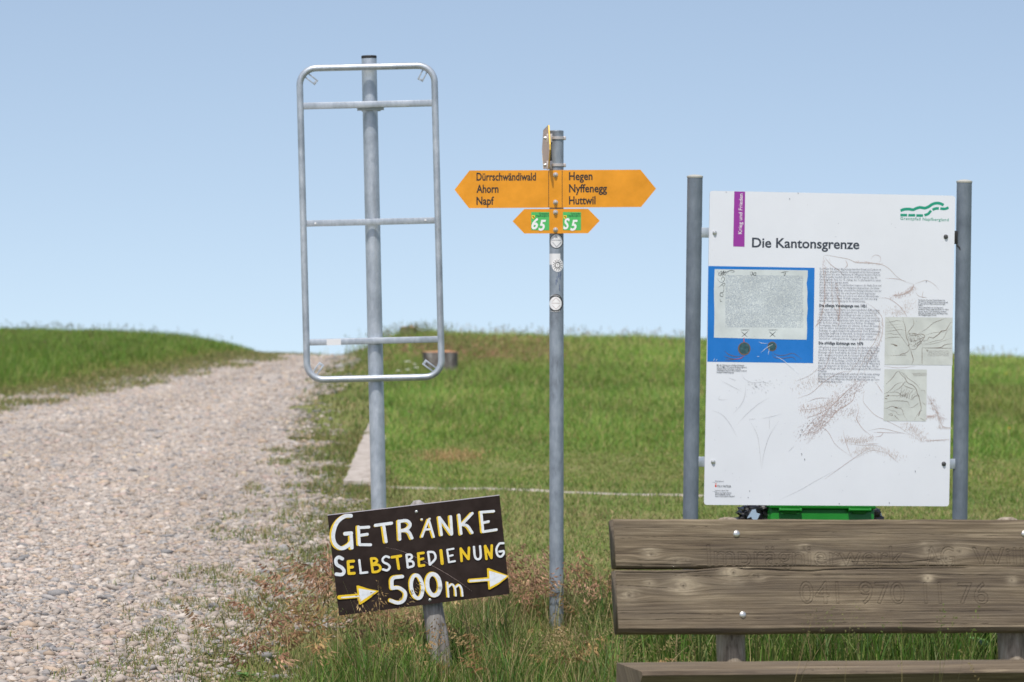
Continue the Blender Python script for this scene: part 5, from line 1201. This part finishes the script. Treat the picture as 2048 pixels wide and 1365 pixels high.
onkerb = lambda x, y: ((x > A.x - .02 + (y - A.y) * dirA.x / dirA.y) & (x < A.x + .17 + (y - A.y) * dirA.x / dirA.y) & (y > A.y - .1) & (y < A.y + 5.6)) | ((np.abs(y - (A.y + (x - A.x) * dirX.y / dirX.x) - .05) < .075) & (x > A.x) & (fbm(x * 3.1, x * 0, 77) > .36))

# 1. mown turf between the signs and the concrete edging, and the worn verge beside the road
turf = Veg()
x, y = scatter(15.4, 25.4, 2300, lambda y: road_right(y) - .55, lambda y: 1040 / F_PX * y + .9)
d = (x - road_right(y)); f = np.clip(d / .9 + .12 + (fbm(x * 2.6, y * 1.3, 4) - .5) * 1.7, 0, 1); keep = (rng.random(len(x)) < f) & ~onkerb(x, y); x, y = x[keep], y[keep]
dry = np.clip(fbm(x * .9, y * .7, 8) * 1.5 - .15 - .12 * (y - 19) + np.clip(1.2 - (x - road_right(y)), 0, 1) * .4, .05, 1)
c = mixpal(len(x), ['lush', 'mid', 'olive', 'dry'], np.stack([.25 * (1 - dry), .55 * (1 - dry), np.full(len(x), .30), .75 * dry], 1))
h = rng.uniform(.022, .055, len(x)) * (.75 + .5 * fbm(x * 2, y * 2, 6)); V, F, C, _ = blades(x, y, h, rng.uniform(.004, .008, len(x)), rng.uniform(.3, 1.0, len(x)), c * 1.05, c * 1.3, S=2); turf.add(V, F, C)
# verge strip further up, right of the road
x, y = scatter(25.4, 56, 420, lambda y: road_right(y) - .45, lambda y: np.minimum(road_right(y) + 1.1, A.x + (y - A.y) * dirA.x / dirA.y + np.where(y > 31, .4, 0)))
d = (x - road_right(y)); f = np.clip(d / .7 + .15 + (fbm(x * 2, y * .9, 4) - .5) * 1.4, 0, 1); keep = (rng.random(len(x)) < f) & ~onkerb(x, y); x, y = x[keep], y[keep]
dry = np.clip(fbm(x * 1.2, y * .5, 8) * 1.3 - .25 + np.clip(.7 - (x - road_right(y)), 0, 1) * .5, .05, 1)
c = mixpal(len(x), ['lush', 'mid', 'olive', 'dry'], np.stack([.3 * (1 - dry), .6 * (1 - dry), np.full(len(x), .3), .7 * dry], 1))
V, F, C, _ = blades(x, y, rng.uniform(.03, .08, len(x)), rng.uniform(.008, .014, len(x)), rng.uniform(.2, .8, len(x)), c * .9, c * 1.1, S=2); turf.add(V, F, C)
# tufts in the gravel, lower left
x, y = scatter(13.0, 31, 2600, lambda y: road_right(y) - 1.0, lambda y: road_right(y) + .6)
f = tuft(x, y); f = np.maximum(f, np.clip((x - road_right(y) - .05) / .35, 0, 1) * np.clip((15.6 - y) / .8, 0, 1))
keep = (rng.random(len(x)) < f) & ~onkerb(x, y); x, y = x[keep], y[keep]; c = mixpal(len(x), ['mid', 'olive', 'dry', 'lush'], [.3, .5, .6, .08]) * 1.0
V, F, C, _ = blades(x, y, rng.uniform(.02, .055, len(x)) * (1 + .012 * (y - 13)), rng.uniform(.003, .006, len(x)) * (1 + .03 * (y - 13)), rng.uniform(.3, 1.1, len(x)), c * .9, c * 1.1, S=2, dz=.012); turf.add(V, F, C)
x, y = scatter(8.0, 13.2, 1100, lambda y: road_right(y) - .1, lambda y: 3.4 + 0 * y); f = np.clip((x - road_right(y)) / .4 + .1, 0, 1); keep = rng.random(len(x)) < f; x, y = x[keep], y[keep]
c = mixpal(len(x), ['lush', 'mid', 'olive', 'dry'], [.4, .5, .4, .2]); V, F, C, _ = blades(x, y, rng.uniform(.04, .13, len(x)), rng.uniform(.004, .007, len(x)), rng.uniform(.3, 1.0, len(x)), c, c * 1.2, S=2); turf.add(V, F, C)
turf.build('short_grass', M['grass'])

# 2. meadow beyond the edging, rising to the crest
mead = Veg()
ml_ = lambda y: np.where(y < 35, A.x + (y - A.y) * dirA.x / dirA.y + .16, road_right(y) + .75)
mr_ = lambda y: 1040 / F_PX * y + 1.0
for y0, y1, dens in ((25.0, 29, 2300), (29, 36, 1700), (36, 46, 900), (46, 57.5, 680)):
    x, y = scatter(y0, y1, dens, ml_, mr_); keep = ~onkerb(x, y); x, y = x[keep], y[keep]; n = len(x)
    pat = fbm(x * .55, y * .22, 21); pat2 = fbm(x * 1.6, y * .6, 22); pat3 = fbm(x * .35, y * .5, 23)
    tall = sstep(27.5, 36, y + (pat - .5) * 6); hmax = .036 + .085 * tall + .055 * sstep(46, 54, y)
    h = hmax * rng.uniform(.6, 1.2, n) * (.6 + .8 * pat2); w_ = .0052 + .00016 * (y - 25) + rng.uniform(0, .003, n)
    lush = np.clip((pat - .36) * 3.2, 0, 1); pale = np.clip((pat3 - .42) * 3.5 + .75 * sstep(42, 52, y), 0, 1); dryp = np.clip((pat2 - .58) * 4, 0, 1) * .5 + np.clip((pat3 - .56) * 4, 0, 1) * .5 + .12 + .45 * sstep(44, 53, y) * pat2
    c = mixpal(n, ['lush', 'mid', 'olive', 'dry'], np.stack([.15 + 1.1 * lush, .55 + .3 * pale, .15 + .7 * pale * (1 - .5 * lush), .5 * dryp], 1))
    c = c * np.array([1.38, 1.32, 1.28]) * (.80 + .42 * pat2)[:, None] * (.9 + .28 * np.clip((pat - .35) * 2.5, 0, 1))[:, None] * (1 + .22 * sstep(40, 50, y))[:, None]
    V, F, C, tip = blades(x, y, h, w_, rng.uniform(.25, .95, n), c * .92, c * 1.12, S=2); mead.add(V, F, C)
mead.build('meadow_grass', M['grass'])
# seed heads over the meadow: fine stalks, many on the crest line
ms = Veg()
for y0, y1, dens, hh in ((30, 38, 4, .17), (38, 48, 8, .22), (48, 57, 13, .25)):
    x, y = scatter(y0, y1, dens, ml_, mr_); n = len(x); k = np.clip(fbm(x * .6, y * .4, 33) * 2 - .5, .1, 1); keep = rng.random(n) < k; x, y = x[keep], y[keep]; n = len(x)
    panicles(ms, x, y, hh * rng.uniform(.65, 1.25, n), rng.uniform(.05, .45, n), rng.uniform(0, 6.28, n), 'dry' if rnd.random() < .5 else 'olive', grains=6, ln=.03, wd=.008, droop=-.4, top=.22, stemcol=pick(n, 'olive'), spread=.010)
x, y = scatter(44, 51, 30, lambda y: -1.6 + 0 * y, lambda y: .6 + 0 * y); n = len(x)   # reddish haze of brome by the stump
panicles(ms, x, y, rng.uniform(.12, .24, n), rng.uniform(.2, .7, n), rng.uniform(0, 6.28, n), 'rust', grains=7, ln=.03, wd=.010, top=.4, spread=.03)
for cx_m, cy_m, n in ((-.92, 47.3, 90), (-1.5, 52.6, 120)):
    x = cx_m + rng.normal(0, .33, n); y = cy_m + rng.normal(0, .45, n); panicles(ms, x, y, rng.uniform(.16, .34, n), rng.uniform(.1, .6, n), rng.uniform(0, 6.28, n), 'olive', grains=7, ln=.035, wd=.010, droop=-.2, top=.35, stemcol=pick(n, 'mid'), spread=.02)
    n *= 6; x = cx_m + rng.normal(0, .4, n); y = cy_m + rng.normal(0, .5, n); c = mixpal(n, ['mid', 'olive', 'lush'], [.5, .5, .2]) * 1.2; V, F, C, _ = blades(x, y, rng.uniform(.1, .27, n), rng.uniform(.007, .012, n), rng.uniform(.1, .7, n), c * .9, c * 1.1, S=2); ms.add(V, F, C)
ms.build('meadow_seed_heads', M['seed'])
# bleached patch of dead straw
st = Veg(); p = gpt(905, 915); n = 900; x = p.x + rng.normal(0, .13, n); y = p.y + rng.normal(0, .42, n); c = pick(n, 'straw') * 1.15
V, F, C, _ = blades(x, y, rng.uniform(.03, .10, n), np.full(n, .006), rng.uniform(.4, 1.6, n), c, c, S=2); st.add(V, F, C); st.build('straw_patch', M['grass'])

# 3. bank left of the road
bk = Veg()
bl_ = lambda y: -1040 / F_PX * y - 1.0; br_ = lambda y: road_left(y) + .18
for y0, y1, dens in ((34, 46, 1200), (46, 58, 1000)):
    x, y = scatter(y0, y1, dens, bl_, br_); keep = x < br_(y); x, y = x[keep], y[keep]; n = len(x); d = br_(y) - x
    pat = fbm(x * .8, y * .35, 41); tall = sstep(.45, 1.1, d + (pat - .5) * .5); f = np.clip(d / .35 + .1, 0, 1); keep = rng.random(n) < f; x, y, d, pat, tall = x[keep], y[keep], d[keep], pat[keep], tall[keep]; n = len(x)
    h = (.03 + .125 * tall) * rng.uniform(.6, 1.15, n) * (.7 + .6 * pat); c = mixpal(n, ['lush', 'mid', 'olive', 'dry'], np.stack([.8 * tall, .7 * tall + .1, .15 + .7 * (1 - tall), .5 * (1 - tall) + .05], 1)) * np.array([1.3, 1.3, 1.15])
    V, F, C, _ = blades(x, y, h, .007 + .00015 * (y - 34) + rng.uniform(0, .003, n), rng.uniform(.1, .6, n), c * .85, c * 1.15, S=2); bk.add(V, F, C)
x, y = scatter(33, 56, 900, lambda y: road_left(y) - .5, lambda y: road_left(y) + .75); d = road_left(y) - x
f = np.clip((fbm(x * 2.2, y * .8, 44) - .50 + .42 * np.clip((d + .75) / 1.0, 0, 1)) * 2.6, 0, 1); keep = (rng.random(len(x)) < f) & in_view(x, y); x, y = x[keep], y[keep]; n = len(x)
c = mixpal(n, ['olive', 'dry', 'mid'], [.5, .5, .25]) * 1.05; V, F, C, _ = blades(x, y, rng.uniform(.03, .075, n), rng.uniform(.008, .014, n), rng.uniform(.2, .9, n), c * .9, c * 1.1, S=2, dz=.012); bk.add(V, F, C)
bk.build('bank_grass', M['grass'])
bs = Veg(); x, y = scatter(46, 57, 11, bl_, lambda y: road_left(y) - .7); keep = x < road_left(y) - .7; x, y = x[keep], y[keep]; n = len(x)
panicles(bs, x, y, rng.uniform(.14, .28, n), rng.uniform(.05, .4, n), rng.uniform(0, 6.28, n), 'dry' if rnd.random() < .5 else 'olive', grains=6, ln=.03, wd=.008, droop=-.4, top=.22, stemcol=pick(n, 'olive'), spread=.010); bs.build('bank_seed_heads', M['seed'])

# 4. tall grass round the feet of the signs and behind the bench
tg = Veg()
tl_ = lambda y: np.interp(y, [12.5, 13.7, 14.6, 15.5, 16.4], [-.98, -.92, -.80, -.62, -.30])
def tallzone(y0, y1, dens, x0f, x1f, hm, keys, wts, wd=(.0025, .006), bend=(.1, .7), k=1.0):
    x, y = scatter(y0, y1, dens, x0f, x1f); n = len(x)
    hf = .55 + .75 * fbm(x * 2.2, y * 2.2, 51); edge_ = np.clip((x - tl_(y)) / .45, .15, 1)
    near_post = np.exp(-((x - pf_.x) / .16) ** 2) * (y < 15.52) + np.exp(-((x - pf4.x) / .10) ** 2) * (y < pf4.y + .02)
    h = hm * hf * rng.uniform(.5, 1.15, n) * edge_ * (1 - .5 * np.clip(near_post, 0, 1)); keep = rng.random(n) < edge_ ** .5; x, y, h = x[keep], y[keep], h[keep]; n = len(x)
    c = mixpal(n, keys, wts) * rng.uniform(.7, 1.3, (n, 1)) * k; V, F, C, _ = blades(x, y, h, rng.uniform(*wd, n), rng.uniform(*bend, n), c * .9, c * 1.12, S=4); tg.add(V, F, C)
vis_r = lambda y: .42 + 0 * y
tallzone(12.9, 16.3, 3000, tl_, vis_r, .165, ['lush', 'mid', 'olive', 'dry'], [.5, .4, .35, .3])
tallzone(13.0, 14.3, 1300, tl_, vis_r, .27, ['lush', 'mid', 'olive'], [.7, .5, .2], wd=(.003, .007))
tallzone(14.0, 16.3, 1100, lambda y: .3 + 0 * y, lambda y: 1030 / F_PX * y + .9, .30, ['lush', 'mid', 'olive', 'dry'], [.8, .4, .25, .06], wd=(.003, .008), k=.72)
tallzone(13.0, 16.2, 420, tl_, vis_r, .36, ['dry', 'straw', 'olive'], [.5, .3, .3], wd=(.002, .0035), bend=(.2, .9))
tg.build('tall_grass', M['grass'])
# brome: nodding rust-coloured heads in drifts
br = Veg()
def drift(cx, cy, sx, sy, n, h0, h1, key='rust', lean=(.25, .9), **kw):
    x = cx + rng.normal(0, sx, n); y = cy + rng.normal(0, sy, n); kw = {**dict(ln=.026, wd=.0068, grains=20, spread=.015, top=.30), **kw}; panicles(br, x, y, rng.uniform(h0, h1, n) * 1.12, rng.uniform(*lean, n), rng.uniform(0, 6.28, n), key, **kw)
drift(-.72, 14.9, .10, .25, 30, .18, .36); drift(-.90, 14.1, .11, .30, 16, .08, .20); drift(-.50, 14.6, .2, .4, 26, .12, .22); drift(-.62, 14.5, .16, .4, 12, .14, .28, 'straw')
drift(-.10, 15.7, .07, .25, 52, .20, .34); drift(.10, 15.75, .05, .2, 24, .20, .34); drift(.37, 15.5, .10, .3, 22, .2, .36); drift(.30, 15.3, .16, .3, 14, .14, .3, 'straw')
drift(-.74, 14.3, .09, .2, 9, .30, .42, lean=(.15, .6)); drift(-.70, 14.2, .12, .25, 10, .22, .36, 'straw', (.15, .6)); drift(-.98, 14.3, .08, .3, 8, .16, .26); drift(.08, 14.5, .2, .4, 14, .07, .15, 'straw'); drift(.20, 13.7, .2, .3, 16, .10, .19, 'straw'); drift(-.3, 13.6, .22, .3, 14, .10, .2, 'straw'); drift(-.72, 13.7, .12, .25, 10, .12, .22, 'straw')
drift(.28, 13.9, .16, .3, 70, .10, .22, 'dry', (.3, .9), grains=30, ln=.013, wd=.004, spread=.024); drift(.6, 15, .4, .4, 60, .14, .3, 'olive', (.2, .7), ln=.014, wd=.004, spread=.024); drift(1.6, 14.9, .7, .4, 120, .14, .3, 'olive', (.2, .7), grains=34, ln=.008, wd=.004, spread=.035)
drift(-.05, 13.5, .55, .25, 46, .12, .26, 'olive', (.1, .5), grains=18, ln=.011, wd=.0035, droop=-.6); drift(.5, 15.6, .1, .3, 14, .32, .46, 'dry', (.1, .4), grains=16, ln=.012, wd=.004, droop=-.3)
drift(-.49, 13.55, .035, .05, 4, .28, .36, 'straw', (.2, .5), grains=18, ln=.018, wd=.005); drift(-.30, 13.6, .06, .05, 5, .18, .26, 'straw', (.3, .7), grains=18, ln=.018, wd=.005)
drift(1.16, 10.05, .07, .05, 6, .54, .62, 'mid', (.05, .25), grains=16, ln=.009, wd=.0028, droop=-.9, top=.2, spread=.006); drift(.80, 10.05, .05, .05, 4, .54, .60, 'olive', (.05, .25), grains=26, ln=.006, wd=.003, droop=-.4, top=.16, spread=.02)
drift(1.42, 10.0, .03, .05, 3, .50, .58, 'dry', (.2, .4), grains=16, ln=.011, wd=.003, droop=.5, top=.14, spread=.005)
br.build('brome_seed_heads', M['seed'])

# ------------------------------------------------------------------ a few plants one can tell apart
def flower(cx, cy, label, hpx=14, wpx=9, colr=(.72, .72, .62), group='white flower heads by the stump'):
    hpx += 26 if group.startswith('white') else 12
    b = gpt(cx, cy + hpx); s_ = (b - C0).dot(FWD) / F_PX; h = hpx * s_; r = wpx * s_ / 2
    g = thing('wild_flower', (b.x, b.y, b.z), label, 'flower', group)
    o = obj('stem', *(lambda mbb: (mbb.V, mbb.F))(MB().tube([b - Vector((0, 0, .02)), b + Vector((.004, 0, h * .6)), b + Vector((0, 0, h))], r * .08 + .0015, 6)), M['stem'], g)
    hd_ = MB(); top = b + Vector((0, 0, h))
    for j in range(26):
        a = rnd.uniform(0, 6.28); q = math.sqrt(rnd.random()); c = top + Vector((math.cos(a) * q * r, math.sin(a) * q * r, (1 - q * q) * r * .25)); k = r * .20
        hd_.lathe(c, (rnd.uniform(-.3, .3), rnd.uniform(-.3, .3), 1), [(k * .3, -k * .3), (k, 0), (k * .5, k * .3)], 6)
    hd_.build('flower_head', mat('petals', (*colr, 1), .7), g); return g
M['stem'] = mat('stem_green', (.10, .15, .04, 1), .6)
for x_, y_, t_, w_ in ((814, 724, 'white umbel flower highest above the others left of the stump', 13), (829, 729, 'small white umbel flower next to the tallest one by the stump', 9), (796, 742, 'white umbel flower furthest to the left near the frame pole', 9), (815, 740, 'white umbel flower low in front of the group by the stump', 10), (832, 736, 'pinkish white umbel flower nearest to the stump', 11)):
    flower(x_, y_, t_, 14, w_)
flower(2018, 857, 'small orange-yellow flower in the meadow right of the information board', 12, 7, (.8, .42, .02), 'yellow flowers in the meadow'); flower(2012, 748, 'tiny yellow flower near the crest right of the information board', 12, 6, (.75, .6, .05), 'yellow flowers in the meadow')
def leafy(cx, cy, nl, L_, label, z0=0.0, up=.6):
    b = gpt(cx, cy); V = []; F = []; C = []
    for j in range(nl):
        a = 6.28 * j / nl + rnd.uniform(-.3, .3); l = L_ * rnd.uniform(.7, 1.2); k = len(V); S = 6
        el = up * rnd.uniform(.6, 1.3); zb = z0 * rnd.random()
        for i in range(S + 1):
            t = i / S; w_ = l * .24 * math.sin(math.pi * min(1, t * .9 + .08)) ** .8; rr_ = l * t * math.cos(el * (1 - .4 * t)); zz = zb + l * t * math.sin(el) * (1 - .35 * t)
            c = b + Vector((math.cos(a) * rr_, math.sin(a) * rr_, zz + .005)); sx = Vector((-math.sin(a), math.cos(a), 0))
            V += [c + sx * w_ + Vector((0, 0, w_ * .35)), c, c - sx * w_ + Vector((0, 0, w_ * .35))]
        for i in range(S): F += [(k + 3 * i, k + 3 * i + 1, k + 3 * i + 4, k + 3 * i + 3), (k + 3 * i + 1, k + 3 * i + 2, k + 3 * i + 5, k + 3 * i + 4)]
    o = obj('leafy_plant', V, F, M['leaf'], None, b, smooth=True); tagit(o, label, 'plant', 'broad-leaved plants'); return o
M['leaf'] = painted('broad_leaf', (.075, .165, .03, 1), .3, .45, 20)
leafy(489, 1361, 9, .05, 'light green rosette plant at the bottom edge of the gravel')
leafy(1985, 1335, 14, .13, 'dark broad-leaved plant behind the right leg of the bench', .12, .9)
